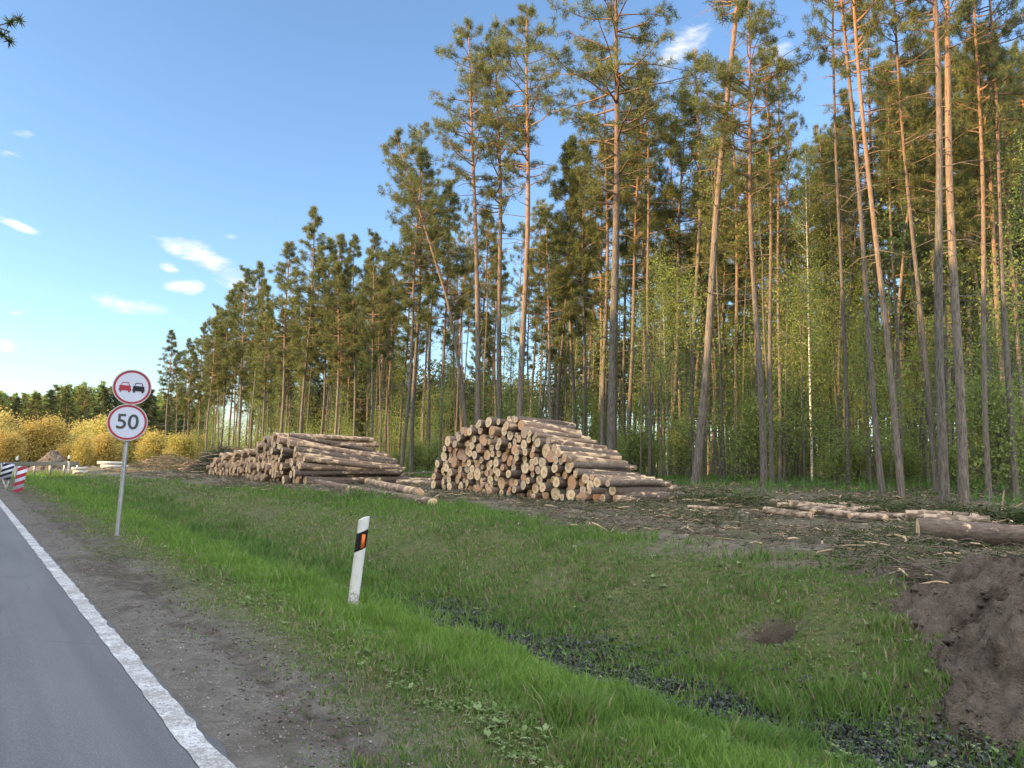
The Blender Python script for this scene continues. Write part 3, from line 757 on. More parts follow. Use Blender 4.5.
for o, row, note in sorted(TREES, key=lambda t: proj(t[0].location)[0]):
    if row == 'front':
        o['label'] = note; o['group'] = 'pines along the forest edge'
    elif row == 'spruce':
        z = zone(proj(o.location)[0]); k = cnt[('s', z)] = cnt.get(('s', z), 0) + 1
        o['label'] = f'dark spruce {z}, {ordw(k)} from left there'; o['group'] = 'dark spruces inside the forest'
    else:
        z = zone(proj(o.location)[0]); key = (row, z, LK[note]); k = cnt[key] = cnt.get(key, 0) + 1
        o['label'] = f'{row} {LK[note]} {z}, {ordw(k)} such from left'
        o['group'] = 'pines inside the forest'
    o['category'] = 'spruce' if row == 'spruce' else 'pine tree'

# understory saplings and bushes along and inside the edge
US = []
def sap(kind, name, x, u0, h, note=None, parts=('stem', 'foliage'), th=1.0):
    uu, vv = col_at(x, u0); p = PG(uu, vv)
    o = place_tree(ST[kind], name, parts, p, h, Vector((random.gauss(0, .04), random.gauss(0, .04), 1)), None, th)
    US.append((o, kind, name, x, note)); return o
sap('birch_tall', 'birch_tree', 812, 24.5, 12.5, 'slim birch with a white trunk and pale green leaves', th=.6)
sap('alder', 'alder_tree', 795, 26.0, 9.5, 'bright green leafy tree left of the white birch')
sap('alder', 'alder_tree', 838, 27.0, 10.5, 'bright green leafy tree right of the white birch')
sap('alder', 'alder_tree', 735, 27.5, 7.0, 'leafy tree behind the pale pine that leans right')
sap('alder', 'alder_tree', 905, 27.5, 7.5, 'leafy tree behind the sturdy pine pair')
sap('alder', 'alder_tree', 1010, 26.5, 6.5, 'leafy tree at the right edge of view')
sap('birch_tall', 'birch_tree', 668, 26.5, 9, 'young birch right of the thickest pine', th=.6)
sap('birch_tall', 'birch_tree', 570, 27.5, 8, 'young birch behind the right log pile slope', th=.6)
sap('birch_tall', 'birch_tree', 755, 29, 10, 'young birch behind the close pair of pines', th=.6)
for i in range(60):
    x = random.uniform(330, 1050); u0 = random.uniform(22, 40)
    uu, vv = col_at(x, u0)
    if not free(P(uu, vv), .8): continue
    sap('aspen', 'aspen_tree', x, u0, random.uniform(9, 15))
occ2 = []
k = 0; tries = 0
while k < 165 and tries < 5000:
    tries += 1
    x = random.uniform(150, 1050) if random.random() < .75 else random.uniform(160, 330); u0 = 21.5 + 13 * random.random() ** 1.2
    uu, vv = col_at(x, u0)
    if vv > 105: continue
    p = P(uu, vv)
    if any((p.x - a) ** 2 + (p.y - b) ** 2 < .9 for a, b in occ2): continue
    occ2.append((p.x, p.y))
    kind = random.choice(['sap_a', 'sap_b', 'sap_c', 'pole_sap', 'pole_sap2', 'bush_a', 'bush_b'])
    h = {'sap_a': 5, 'sap_b': 4.3, 'sap_c': 6.8, 'pole_sap': 10, 'pole_sap2': 8.5, 'bush_a': 2.6, 'bush_b': 1.9}[kind] * random.uniform(.7, 1.3)
    sap(kind, 'bush' if 'bush' in kind else 'sapling', x, u0, h); k += 1
cnt = {}
for o, kind, name, x, note in sorted(US, key=lambda t: proj(t[0].location)[0]):
    if note: o['label'] = note; o['category'] = name.split('_')[0]; o['group'] = 'broadleaf trees among the pines'; continue
    z = zone(proj(o.location)[0])
    sz = 'taller' if o.scale.z * ST[kind][2] > (5 if 'sap' in kind else (12 if kind == 'aspen' else 2.2)) else 'shorter'
    key = (z, name, sz); c = cnt[key] = cnt.get(key, 0) + 1
    nm = 'thin-stemmed aspen' if kind == 'aspen' else 'green ' + name
    o['label'] = f'{sz} {nm} {z}, {ordw(c)} such from left'; o['category'] = name.replace('_', ' ')
    o['group'] = 'thin aspens among the pines' if kind == 'aspen' else 'green undergrowth at the forest edge'

# far left background: willow bushes in the sun and the forest wall behind them
WB = []
for i in range(36):
    x = -90 + i * 8.4 + random.uniform(-5, 5); d = random.uniform(78, 112)
    r = px_ray(x, 455); p = CAM + r * d
    uu, vv = uv_of(p); p = P(uu, vv, gz(uu, vv))
    kind = random.choice(['willow_a', 'willow_b', 'willow_a', 'willow_b', 'willow_c', 'willow_c'])
    h = random.choice([2.6, 3.4, 4.2, 5.0]) * random.uniform(.9, 1.1) * d / 95 * (1 if x < 110 else .75)
    o = place_tree(ST[kind], 'willow_bush', ('stem', 'foliage'), p, h); o.scale = (o.scale.x * 1.25, o.scale.y * 1.25, o.scale.z)
    WB.append(o)
for c, o in enumerate(sorted(WB, key=lambda t: proj(t.location)[0])):
    x = proj(o.location)[0]
    o['label'] = f'{"golden" if x < 80 else "yellowish"} sunlit willow bush beyond the guardrail, {ordw(c + 1)} from left'
    o['category'] = 'bush'; o['group'] = 'sunlit willow bushes beyond the guardrail'
FB = []
for i in range(44):
    x = -150 + (i % 22) * 16.5 + random.uniform(-4, 4); d = 135 + 22 * (i // 22) + random.uniform(-6, 10)
    r = px_ray(x, 455); p = CAM + r * d; uu, vv = uv_of(p); p = P(uu, vv, gz(uu, vv))
    yt = float(np.interp(x, [-150, 0, 40, 60, 110, 150, 230], [396, 392, 390, 384, 383, 390, 404])) + random.uniform(-3, 9)
    q = point_over(p, x, yt); h = q.z - p.z
    FB.append((place_tree(PT[random.choice(['f', 'e', 'spruce', 'spruce'])], 'pine_tree', ('trunk', 'crown'), p, h, None, None, 1.7), i // 22))
cnt = [0, 0]
for o, r in sorted(FB, key=lambda t: proj(t[0].location)[0]):
    cnt[r] += 1
    o['label'] = f'pine in the {("nearer", "rearmost")[r]} row behind the willow bushes, {ordw(cnt[r])} from left'
    o['category'] = 'pine tree'; o['group'] = 'distant pines behind the willow bushes'

# the far depth of the forest, one mass of stems and leaves
mb = MB(); R3 = np.random.default_rng(78)
for i in range(900):
    vv = R3.uniform(-70, 125); uu = R3.uniform(58, 100) if vv < 75 else R3.uniform(38, 70); h = R3.uniform(15, 19) if vv < 75 else R3.uniform(11, 14); b = P(uu, vv, float(ground(uu, vv)))
    mb.tube([[b.x, b.y, b.z - .2], [b.x + R3.normal(0, .4), b.y, h * .6], [b.x + R3.normal(0, .8), b.y, h]], [.14, .11, .03], 5, 0, cap=False)
    nn = 420; f = R3.random(nn); rr = 2.4 * np.sqrt(R3.random(nn)) * (1 - .6 * f); th = R3.uniform(0, 6.28, nn)
    C = np.stack([b.x + rr * np.cos(th), b.y + rr * np.sin(th), h * (.5 + .5 * f)], -1); D = R3.normal(size=(nn, 3)); D /= np.linalg.norm(D, axis=1, keepdims=True)
    cards(mb, C, D, .5, .10, 1, R3.random(nn))
for i in range(420):
    vv = R3.uniform(-60, 135); uu = R3.uniform(42, 80) if vv < 60 else R3.uniform(29, 55); h = R3.uniform(2, 5) if vv < 60 else R3.uniform(4, 9); z0 = float(ground(uu, vv)); b = P(uu, vv, z0); nn = 420
    q = R3.normal(size=(nn, 3)); q /= np.linalg.norm(q, axis=1, keepdims=True); q *= R3.random((nn, 1)) ** .4
    leafquads(mb, np.array([b.x, b.y, z0 + h * .5]) + q * [1.7, 1.7, h * .5], R3.uniform(.06, .13, nn), 2, R3.random(nn))
for i in range(150):
    x = R3.uniform(-190, 210); r = px_ray(x, 455); p = CAM + r * R3.uniform(150, 190); uu, vv = uv_of(p); z0 = gz(uu, vv)
    yt = float(np.interp(x, [-150, 0, 40, 60, 110, 150, 230], [394, 390, 388, 382, 380, 388, 404])) + R3.uniform(0, 14)
    h = point_over(Vector((p.x, p.y, z0)), x, yt).z - z0; nn = 700; f = R3.random(nn); rr = 2.6 * (1 - f) ** .7 * R3.random(nn) ** .5 + .15; th = R3.uniform(0, 6.28, nn)
    mb.tube([[p.x, p.y, z0 - .2], [p.x, p.y, z0 + h * .5], [p.x, p.y, z0 + h * .95]], [.25, .18, .04], 5, 0, cap=False)
    C = np.stack([p.x + rr * np.cos(th), p.y + rr * np.sin(th), z0 + h * (.12 + .88 * f)], -1); D = R3.normal(size=(nn, 3)); D /= np.linalg.norm(D, axis=1, keepdims=True)
    cards(mb, C, D, .7, .12, 1 if i % 5 < 2 else 2, R3.random(nn))
obj('deep_woodland', mb.mesh('deep_woodland', [MT['bark'], MT['needle'], MT['leaf']], tint=True), kind='stuff',
    label='dense far interior of the forest behind the trunks', cat='woodland')

# the wood on the other side of the road that keeps the evening sun off the verge
mb = MB(); R2 = np.random.default_rng(77)
for i in range(210):
    uu = -14 - 24 * R2.random(); vv = -85 + 150 * R2.random()
    if vv > 60: continue
    b = P(uu, vv, .2); h = R2.uniform(13.5, 18)
    mb.tube([[b.x, b.y, 0], [b.x + R2.normal(0, .3), b.y, h * .6], [b.x + R2.normal(0, .5), b.y, h]], [.22, .16, .03], 7, 0)
    nn = 1700; f = R2.random(nn) ** .8; rr = 2.5 * np.sqrt(1 - f * .85) * R2.random(nn) ** .5; th = R2.uniform(0, 6.28, nn)
    C = np.stack([b.x + rr * np.cos(th), b.y + rr * np.sin(th), h * (.22 + .8 * f)], -1)
    D = R2.normal(size=(nn, 3)); D /= np.linalg.norm(D, axis=1, keepdims=True)
    cards(mb, C, D, .65, .20, 1, R2.random(nn))
obj('roadside_wood', mb.mesh('roadside_wood', [MT['bark'], MT['needle']], tint=True), kind='stuff',
    label='pine wood on the far side of the road', cat='wood')
# a pine on the far verge whose lowest limb reaches in at the top left corner
def corner_limb():
    p = PG(-7.5, 9.0); e = place_tree(PT['d'], 'pine_tree', ('trunk', 'crown'), p, 17, None, 0)
    tag(e, 'pine across the road, one limb tip in the top left corner', 'pine tree')
    tip = CAM + px_ray(10, 32) * 11.0
    mb = MB(); R = np.random.default_rng(5)
    l0 = np.array([p.x, p.y, tip.z - .9]); tp_ = np.array(tip)
    s = np.linspace(0, 1, 8)[:, None]; q = l0 * (1 - s) + tp_ * s + np.array([0, 0, .4]) * np.sin(s * pi)
    mb.tube(q, np.linspace(.06, .008, 8), 6, 0)
    TC = []
    for i in range(34):
        f = R.uniform(.2, 1.0) ** .35; b0 = l0 * (1 - f) + tp_ * f + np.array([0, 0, .4]) * sin(f * pi); dd = unit(R.normal(0, 1, 3) * [1, 1, .4]); L = R.uniform(.12, .32)
        mb.tube([b0, b0 + dd * L * .5, b0 + dd * L], [.01, .007, .004], 4, 0, cap=False); TC += [b0 + dd * L, b0 + dd * L * .6]
    TC = np.array(TC); D = R.normal(size=(len(TC), 40, 3)); D /= np.linalg.norm(D, axis=-1, keepdims=True)
    C = np.repeat(TC[:, None], 40, 1).reshape(-1, 3)
    cards(mb, C, D.reshape(-1, 3), .1, .010, 1, R.random(len(C)))
    me = mb.mesh('low_limb', [MT['bark'], MT['needle']], tint=True)
    bpy.context.view_layer.update()
    o = obj('low_limb', me, e); o.matrix_parent_inverse = (Matrix.LocRotScale(e.location, e.rotation_quaternion, e.scale)).inverted()
corner_limb()

# ------------------------------------------------------------------ logs
def log_mesh(seed, L, r, crook=.02, taper=.12, sides=16, rough=.018):
    R = np.random.default_rng(seed); mb = MB(); n_ = 9; t = np.linspace(0, 1, n_)
    py = crook * np.sin(t * pi * R.uniform(.8, 1.6) + R.uniform(0, 3)); pz = crook * np.sin(t * pi * R.uniform(.8, 1.5) + R.uniform(0, 3))
    py -= py[0]; pz -= pz[0]
    th = np.linspace(0, 2 * pi, sides, endpoint=False)
    lob = 1 + .05 * np.cos(2 * th + R.uniform(0, 6)) + .03 * np.cos(3 * th + R.uniform(0, 6))
    V = []
    for k in range(n_):
        rr = r * (1 - taper * t[k]) * lob * (1 + R.normal(0, rough, sides))
        x = t[k] * L + (0 if 0 < k < n_ - 1 else R.normal(0, .004) + .03 * r * np.cos(th + R.uniform(0, 6)))
        V.append(np.stack([np.broadcast_to(x, (sides,)), py[k] + rr * np.cos(th), pz[k] + rr * np.sin(th)], -1))
    V = np.concatenate(V)
    i = np.arange(n_ - 1)[:, None] * sides; j = np.arange(sides)[None]; j2 = (j + 1) % sides
    mb.add(V, np.stack([i + j, i + j2, i + sides + j2, i + sides + j], -1).reshape(-1, 4), 0)
    for k in (0, n_ - 1):
        ring = V[k * sides:(k + 1) * sides]; inn = ring.mean(0) + (ring - ring.mean(0)) * .93
        inn[:, 0] += (-.006 if k == 0 else .006)
        jj = np.arange(sides); j3 = (jj + 1) % sides
        mb.add(np.concatenate([ring, inn]), np.stack([jj, j3, sides + j3, sides + jj], 1), 0)
        c = np.concatenate([[inn.mean(0)], inn])
        mb.add(c, np.stack([np.zeros(sides, int), jj + 1, j3 + 1], 1), 1)
    if R.random() < .6:      # a knot stub
        a = R.uniform(0, 6.28); x = R.uniform(.2, .8) * L; k = int(x / L * (n_ - 1))
        c = np.array([x, py[k], pz[k]]); d = np.array([.3, cos(a), sin(a)]); mb.tube([c + d * r * .7, c + d * r * 1.18], [.03, .022], 7, 0, capslot=1)
    me = mb.mesh('log', [MT['logbark'], MT['cut']])
    me.polygons.foreach_set('use_smooth', [len(p.vertices) == 4 for p in me.polygons]); return me
LOGS24 = [log_mesh(100 + i, 2.4, r, .018) for i, r in enumerate([.085, .10, .115, .13, .145, .16, .18, .205])]
L24R = [.085, .10, .115, .13, .145, .16, .18, .205]
LOGS48 = [log_mesh(200 + i, 4.7, r, .05, .30) for i, r in enumerate([.115, .13, .15, .17, .19])]
L48R = [.115, .13, .15, .17, .19]

def pack(v0, v1, vs, zs, uface, radii, weights, nmax, seed):
    """stack round sections on the ground until they fill the outline"""
    R = np.random.default_rng(seed); out = []
    def zg(v): return float(ground(np.array([uface + .6]), np.array([v]), False)[0])
    fails = 0
    while len(out) < nmax and fails < 60:
        r = R.choice(radii, p=weights); best = None
        for _ in range(70):
            v = R.uniform(v0 + r, v1 - r); z = zg(v) + r * .9
            for (w, zz, rr, _) in out:
                dv = abs(w - v)
                if dv < r + rr: z = max(z, zz + math.sqrt(max(0, (r + rr) ** 2 - dv * dv)) * .965)
            if z + r <= np.interp(v, vs, zs) and (best is None or z < best[1]): best = (v, z)
        if best is None: fails += 1; continue
        fails = 0; out.append((best[0], best[1], r, R.random()))
    return out
def lay_log(mesh, u, v, z, yaw=0.0, pitch=0.0, roll=None, name='log'):
    o = bpy.data.objects.new(name, mesh); COL.objects.link(o)
    ang = atan2(NV.y, NV.x) + yaw
    o.rotation_euler = (random.uniform(0, 6.28) if roll is None else roll, -pitch, ang)
    o.location = P(u, v, z); return o
S2V = [13.3, 13.65, 14.06, 14.82, 15.43, 15.77, 16.21, 16.75, 17.23, 17.72, 18.23, 18.75, 19.73, 20.42, 21.45, 22.19, 22.6, 23.0]
S2Z = [.75, 1.0, 1.13, 1.28, 1.52, 1.78, 2.0, 2.22, 2.46, 2.7, 2.93, 3.0, 2.94, 2.8, 2.58, 2.1, 1.7, .9]
S1V = [29.0, 29.83, 30.71, 31.71, 33.38, 34.71, 35.22, 37.95, 41.06, 42.7, 43.4]
S1Z = [1.35, 1.78, 2.25, 2.56, 2.6, 2.4, 2.02, 1.84, 1.68, 1.28, .8]
pile2 = pack(13.9, 23.0, S2V, S2Z, 13.6, L24R, np.array([.14, .17, .18, .16, .14, .1, .07, .04]), 400, 3)
pile1 = pack(29.3, 43.3, S1V, S1Z, 11.3, L48R, np.array([.25, .27, .22, .16, .10]), 420, 4)
N1 = 300 - len(pile2) - 11
print('logs', len(pile2), len(pile1), N1)
def layer_name(k): return 'ground layer' if k == 0 else ordw(k + 1) + ' layer up'
def build_pile(pile, meshes, radii, uface, where, group, jit, yawj, limit=None, sag=.03):
    pile = sorted(pile, key=lambda q: q[0])
    items = pile if limit is None else pile[:limit]
    cnt = {}
    for (v, z, r, rnd) in sorted(items, key=lambda q: -q[0]):
        k = radii.index(min(radii, key=lambda a: abs(a - r)))
        o = lay_log(meshes[k], uface + random.gauss(0, jit), v, z, random.gauss(0, yawj), random.gauss(0, .006) - sag * max(0, z - .75), name='log')
        zg_ = float(ground(np.array([uface + .6]), np.array([v]), False)[0])
        lay = int((z - r * .5 - zg_) / .3)
        side = 'left half' if v > (pile[0][0] + pile[-1][0]) / 2 else 'right half'
        size = 'thick' if r >= .165 else ('medium' if r >= .135 else 'thin')
        key = (size, lay, side); c = cnt[key] = cnt.get(key, 0) + 1
        o['label'] = f'{size} log in {where}, {layer_name(lay)}, {side}, {ordw(c)} such from left'
        o['category'] = 'log'; o['group'] = group
    rest = [] if limit is None else pile[limit:]
    return rest
build_pile(pile2, LOGS24, L24R, 13.6, 'right pile', 'short cut logs in the right pile', .11, .025)
rest = build_pile(pile1, LOGS48, L48R, 11.3, 'left pile', 'long cut logs in the left pile', .16, .02, N1, .085)
if rest:
    mb = MB()
    for (v, z, r, rnd) in rest:
        uo = 11.3 + random.gauss(0, .13); a = P(uo, v, z); d = Vector(NV); d.rotate(Quaternion((0, 0, 1), random.gauss(0, .02)))
        p0 = np.array(a); dd = np.array(d)
        mb.tube([p0, p0 + dd * 2.4 + [0, 0, random.gauss(0, .02)], p0 + dd * 4.9], [r, r * .92, r * .82], 12, 0, capslot=1)
    mm, nq, bq = mat('far_cut_wood', .8, .15)
    gq = nq.n('ShaderNodeNewGeometry').outputs['Random Per Island']
    nq.put(bq.inputs['Base Color'], nq.ramp(gq, [(0, (.72, .52, .32)), (.5, (.56, .36, .22)), (1, (.40, .30, .22))]))
    obj('log_pile_far_end', mb.mesh('log_pile_far_end', [MT['logbark'], mm]), kind='stuff',
        label='mass of stacked log ends at the far left end of left pile', cat='logs')
# special logs lying by themselves
def lone(x0, y0, x1, y1, r, z0, label, seed, group=None, zoff=0.0, name='log'):
    a = px_ray(x0, y0); b = px_ray(x1, y1)
    def hit(d):
        z = .4
        for _ in range(25):
            t = (z - CAMZ) / d.z; p = CAM + d * t; q_ = uv_of(p); z = .5 * z + .5 * (float(ground(q_[0], q_[1], False)) + r * .8 + zoff)
        t = (z - CAMZ) / d.z; return CAM + d * t
    A, B = hit(a), hit(b); L = (B - A).length
    me = log_mesh(seed, L, r, .015 if L < 2.5 else .03, .15, rough=.006)
    if name == 'wooden_pole': me.materials[0] = MT['peeled']
    o = bpy.data.objects.new(name, me); COL.objects.link(o); o.location = A
    dv = (B - A).normalized(); o.rotation_mode = 'QUATERNION'; o.rotation_quaternion = Vector((1, 0, 0)).rotation_difference(dv)
    tag(o, label, 'log', group); return o
LG = 'loose logs lying by the piles'
lone(303, 480, 434, 502, .15, .5, 'long dark log lying in front of the left pile, nearest the grass', 301, LG)
lone(340, 474, 420, 492, .17, .5, 'thick log with round pale end just behind the nearest long log', 302, LG)
lone(320, 470, 400, 478, .13, .5, 'brown log against the right foot of the left pile', 303, LG)
lone(322, 465, 430, 472, .12, .5, 'long low log bridging toward the right pile, rear one', 304, LG, .12)
lone(372, 478, 436, 479, .12, .5, 'short log with pale end between the two piles, middle one', 305, LG)
lone(398, 482, 440, 483, .13, .5, 'dark log tucked against the left foot of the right pile', 306, LG)
lone(368, 474, 434, 473, .11, .5, 'slim log between the piles lying furthest back', 307, LG, .1)
lone(620, 497, 682, 496, .17, .5, 'thick dark log on the ground at the right foot of the right pile', 308, LG)
lone(611, 490, 672, 489, .12, .5, 'slim log with yellow end above the thick foot log', 309, LG, .12)
lone(640, 489, 690, 487, .07, .6, 'thin pole sticking out beyond the right pile', 310, LG)
o = lone(918, 530, 1085, 538, .20, .6, 'big grey-brown fallen log at the right edge of view', 311, LG)
PK = 'peeled poles strewn on the clearing'
for q in [(771, 502, 845, 508, .075, 'pale peeled pole, leftmost on the clearing'), (765, 510, 812, 514, .075, 'short pale pole just below the leftmost peeled one'),
          (800, 507, 888, 516, .085, 'long peeled pole in the middle of the strewn heap'), (840, 505, 882, 508, .075, 'peeled pole above the middle of the strewn heap'),
          (906, 515, 978, 518, .10, 'pale pole lying behind the big fallen log, left one'), (925, 519, 990, 521, .10, 'pale pole touching the back of the big fallen log'),
          (778, 505, 835, 503, .06, 'thin peeled pole at the back of the strewn heap'), (812, 512, 868, 508, .07, 'peeled pole crossing the middle of the strewn heap'),
          (850, 516, 905, 514, .06, 'short pale pole at the right end of the strewn heap'),
          (688, 507, 728, 508, .05, 'lone thin stick right of the right pile')]:
    lone(*q[:5], .5, q[5], 320 + q[0], PK, 0.07, 'wooden_pole')
# upright and slanting sticks near the right edge
def stick(x0, y0, x1, y1, r, label):
    d = px_ray(x0, y0); z = .7
    for _ in range(25): t = (z - CAMZ) / d.z; p = CAM + d * t; q_ = uv_of(p); z = .5 * z + .5 * float(ground(q_[0], q_[1], False))
    q = point_over(p, x1, y1); mb = MB()
    mb.tube([np.array(p) - [0, 0, .05], (np.array(p) + np.array(q)) / 2 + [.01, .02, 0], np.array(q)], [r, r * .8, r * .6], 7, 0)
    me = mb.mesh('stick', [MT['chip']]); tag(obj('stick', me), label, 'stick', 'bare sticks by the fallen log')
stick(1001, 516, 1004, 491, .022, 'pale upright stick poking up behind the big fallen log')
stick(1000, 516, 1023, 503, .02, 'pale slanting stick leaning right behind the big fallen log')

# ------------------------------------------------------------------ soil heap, brush piles, debris
def blob_heap(name, c, rx, ry, h, ang, label, cat, mslot, noise=.25, seed=1, res=90):
    R = np.random.default_rng(seed)
    g = np.linspace(-1.25, 1.25, res); A, B = np.meshgrid(g, g, indexing='ij')
    X = A * rx; Y = B * ry; ca, sa = cos(ang), sin(ang)
    wx = c.x + X * ca - Y * sa; wy = c.y + X * sa + Y * ca
    uu = wx * NV.x + wy * NV.y; vv = wx * TV.x + wy * TV.y
    rr = np.sqrt(A ** 2 + B ** 2) + (vnoise(wx, wy, .9, seed) - .5) * .35
    prof = np.clip(1 - rr, -.3, 1); prof = np.where(prof > 0, 1 - (1 - prof) ** 1.25, prof)
    z = ground(uu, vv) + h * prof + (vnoise(wx, wy, 2.6, seed + 3, 5) - .5) * noise * np.clip(prof + .15, 0, 1) * 1.6 + (np.abs(vnoise(wx, wy, 9, seed + 9, 5) - .5) - .12) * noise * .9 * (prof > -.1)
    z = np.where(prof < 0, z - .12, z)
    mb = MB(); i, j = np.meshgrid(np.arange(res - 1), np.arange(res - 1), indexing='ij')
    mb.add(np.stack([wx - c.x, wy - c.y, z], -1), np.stack([i * res + j, (i + 1) * res + j, (i + 1) * res + j + 1, i * res + j + 1], -1).reshape(-1, 4))
    pk = R.integers(0, res * res, 5200); Pz = np.stack([wx - c.x, wy - c.y, z], -1).reshape(-1, 3)[pk]; Pz = Pz[prof.reshape(-1)[pk] > .0]
    sz = R.uniform(.012, .05, len(Pz)) * (R.random(len(Pz)) ** 2 + .3)
    ov = np.array([[1, 0, 0], [-1, 0, 0], [0, 1, 0], [0, -1, 0], [0, 0, .7], [0, 0, -.7]], float)[None] * R.uniform(.5, 1.3, (len(Pz), 6, 1)) * sz[:, None, None] + Pz[:, None] + R.normal(0, .02, (len(Pz), 1, 3)) * [1, 1, 0]
    of = np.array([[0, 2, 4], [2, 1, 4], [1, 3, 4], [3, 0, 4], [2, 0, 5], [1, 2, 5], [3, 1, 5], [0, 3, 5]])
    mb.add(ov.reshape(-1, 3), (np.arange(len(Pz))[:, None, None] * 6 + of[None]).reshape(-1, 3))
    o = obj(name, mb.mesh(name, [mslot], smooth=True)); o.location = (c.x, c.y, 0); tag(o, label, cat); return o
def make_soil():
    m, n, b = mat('loose_soil', .95, .05); o = objc(n)
    f = n.noise(o, 7, 6, .7); g = n.noise(o, 40, 4, .7); k = n.noise(o, 1.5, 4, .6)
    c = n.mix(n.rng(f, .3, .7), (.125, .10, .082), (.235, .195, .16)); c = n.mix(n.rng(k, .5, .68), c, (.06, .045, .036)); c = n.mix(n.rng(g, .62, .74), c, (.26, .21, .17))
    n.put(b.inputs['Base Color'], c); bump(n, b, n.m('ADD', f, n.m('MULTIPLY', g, .9)), 1.0, .07); return m
MT['soil'] = make_soil()
blob_heap('soil_heap', P(8.2, .95), 2.8, 2.8, 1.1, ROAD_ROT, 'heap of bare brown soil dumped on the bank at the right edge', 'soil heap', MT['soil'], .42, 5, 320)
hp = CAM + px_ray(52, 459) * 72
blob_heap('earth_mound', Vector((hp.x, hp.y, 0)), 2.0, 1.6, 1.5, 0, 'small dark earth mound among the willow bushes beyond the guardrail', 'mound', MT['soil'], .4, 9)

def sticks(mb, C, L, r, flat=.25, slot=0, sides=3):
    n_ = len(C); D = rng.normal(size=(n_, 3)) * [1, 1, flat]; D /= np.linalg.norm(D, axis=1, keepdims=True)
    p = np.cross(D, [0, 0, 1.]); p /= np.linalg.norm(p, axis=1, keepdims=True) + 1e-9; q = np.cross(D, p)
    L = np.broadcast_to(L, (n_,))[:, None]; r = np.broadcast_to(r, (n_,))[:, None]
    bend = rng.normal(0, .08, (n_, 3)) * L
    V = []
    for t, s in ((-.5, 1), (0, .85), (.5, .45)):
        c = C + D * L * t + (bend if t == 0 else 0)
        for a in range(3): V.append(c + (p * cos(a * 2.094) + q * sin(a * 2.094)) * r * s)
    V = np.stack(V, 1).reshape(-1, 3); base = np.arange(n_)[:, None] * 9
    f = []
    for k in (0, 3):
        for a in range(3): f.append([k + a, k + (a + 1) % 3, k + 3 + (a + 1) % 3, k + 3 + a])
    F = (base[:, None] + np.array(f)[None]).reshape(-1, 4)
    mb.add(V, F, slot, rng.random(len(V)))
def brush_pile(c, rx, ry, h, ang, n_, label, green=.5, seed=3):
    mb = MB(); a = rng.uniform(0, 6.28, n_); rr = rng.random(n_) ** .55
    x = rr * np.cos(a) * rx; y = rr * np.sin(a) * ry
    z = h * (1 - rr ** 1.6) * rng.random(n_) ** .6 * (.7 + .6 * vnoise(x + c.x, y + c.y, .8, seed))
    wx = c.x + x * cos(ang) - y * sin(ang); wy = c.y + x * sin(ang) + y * cos(ang)
    g = ground(wx * NV.x + wy * NV.y, wx * TV.x + wy * TV.y)
    C = np.stack([wx - c.x, wy - c.y, z + g + .03], -1)
    big = min(1.0, .45 + h * .35)
    sticks(mb, C, rng.uniform(.4, 1.8, n_) * big, rng.uniform(.005, .020, n_) * big, .22, 0)
    k = rng.random(n_) < .03; sticks(mb, C[k] + [0, 0, .05], rng.uniform(.8, 2.2, k.sum()) * big, .03 * big, .12, 2)
    m = int(n_ * 8 * green); i = rng.integers(0, n_, m); D = rng.normal(size=(m, 3)) * [1, 1, .5]; D /= np.linalg.norm(D, axis=1, keepdims=True)
    cards(mb, C[i] + rng.normal(0, .18, (m, 3)) * [1, 1, .5], D, .22, .014, 1, rng.random(m))
    o = obj('brush_pile', mb.mesh('brush_pile', [MT['twig'], MT['needle_dark'], MT['chip']], tint=True)); o.location = (c.x, c.y, 0)
    tag(o, label, 'brush pile', 'piles of cut branches'); return o
def gp(x, y, z=.4):
    d = px_ray(x, y); t = (z - CAMZ) / d.z; return CAM + d * t
brush_pile(P(15.5, 52), 9, 2.6, 1.5, ROAD_ROT, 2600, 'long grey heap of cut branches left of the left log pile', .5)
brush_pile(P(13.0, 47), 3.2, 1.6, 1.7, ROAD_ROT, 1100, 'dark green heap of conifer tops touching the left log pile', 1.4)
brush_pile(P(14, 66), 9, 2.5, 1.1, ROAD_ROT, 1500, 'low distant heap of brushwood beyond the road sign pole', .4)
brush_pile(P(16.6, 8.2), 2.4, .6, .16, ROAD_ROT, 420, 'low tangle of branches around the peeled poles', .7)
brush_pile(P(15.4, 5.0), 1.6, .6, .22, ROAD_ROT, 300, 'dark green branch heap behind the big fallen log', 2.0)
brush_pile(P(15.8, 12.0), 1.8, .7, .18, ROAD_ROT, 260, 'flat branch heap right of the right log pile', .8)

# slash litter
def scatter(n_, uf, vf):
    u = uf(n_); v = vf(n_); return u, v
n_ = 26000
v = rng.uniform(-4, 1, n_) + 60 * rng.random(n_) ** 1.9; u = rng.uniform(8.2, 23, n_)
keep = (u > np.interp(v, [-5, 3, 7, 16, 30, 60], [7.8, 8.2, 8.5, 9.7, 8.2, 6.8]) + rng.normal(0, .4, n_)) & (vnoise(u, v, .7, 88) > rng.uniform(.2, .62, n_))
u, v = u[keep], v[keep]; z = ground(u, v)
C = np.stack([u * NV.x + v * TV.x, u * NV.y + v * TV.y, z + rng.uniform(.0, .09, len(u))], -1)
mb = MB(); sticks(mb, C, rng.uniform(.1, .8, len(u)) , rng.uniform(.003, .010, len(u)), .12, 0)
k = rng.random(len(u)) < .22; sticks(mb, C[k] + rng.normal(0, .2, (k.sum(), 3)) * [1, 1, 0], rng.uniform(.06, .35, k.sum()), rng.uniform(.008, .02, k.sum()), .15, 2)
m = 170000; i = rng.integers(0, len(u), m); cl = vnoise(u, v, .5, 99); i = i[cl[i] > rng.uniform(.25, .75, m)]; m = len(i)
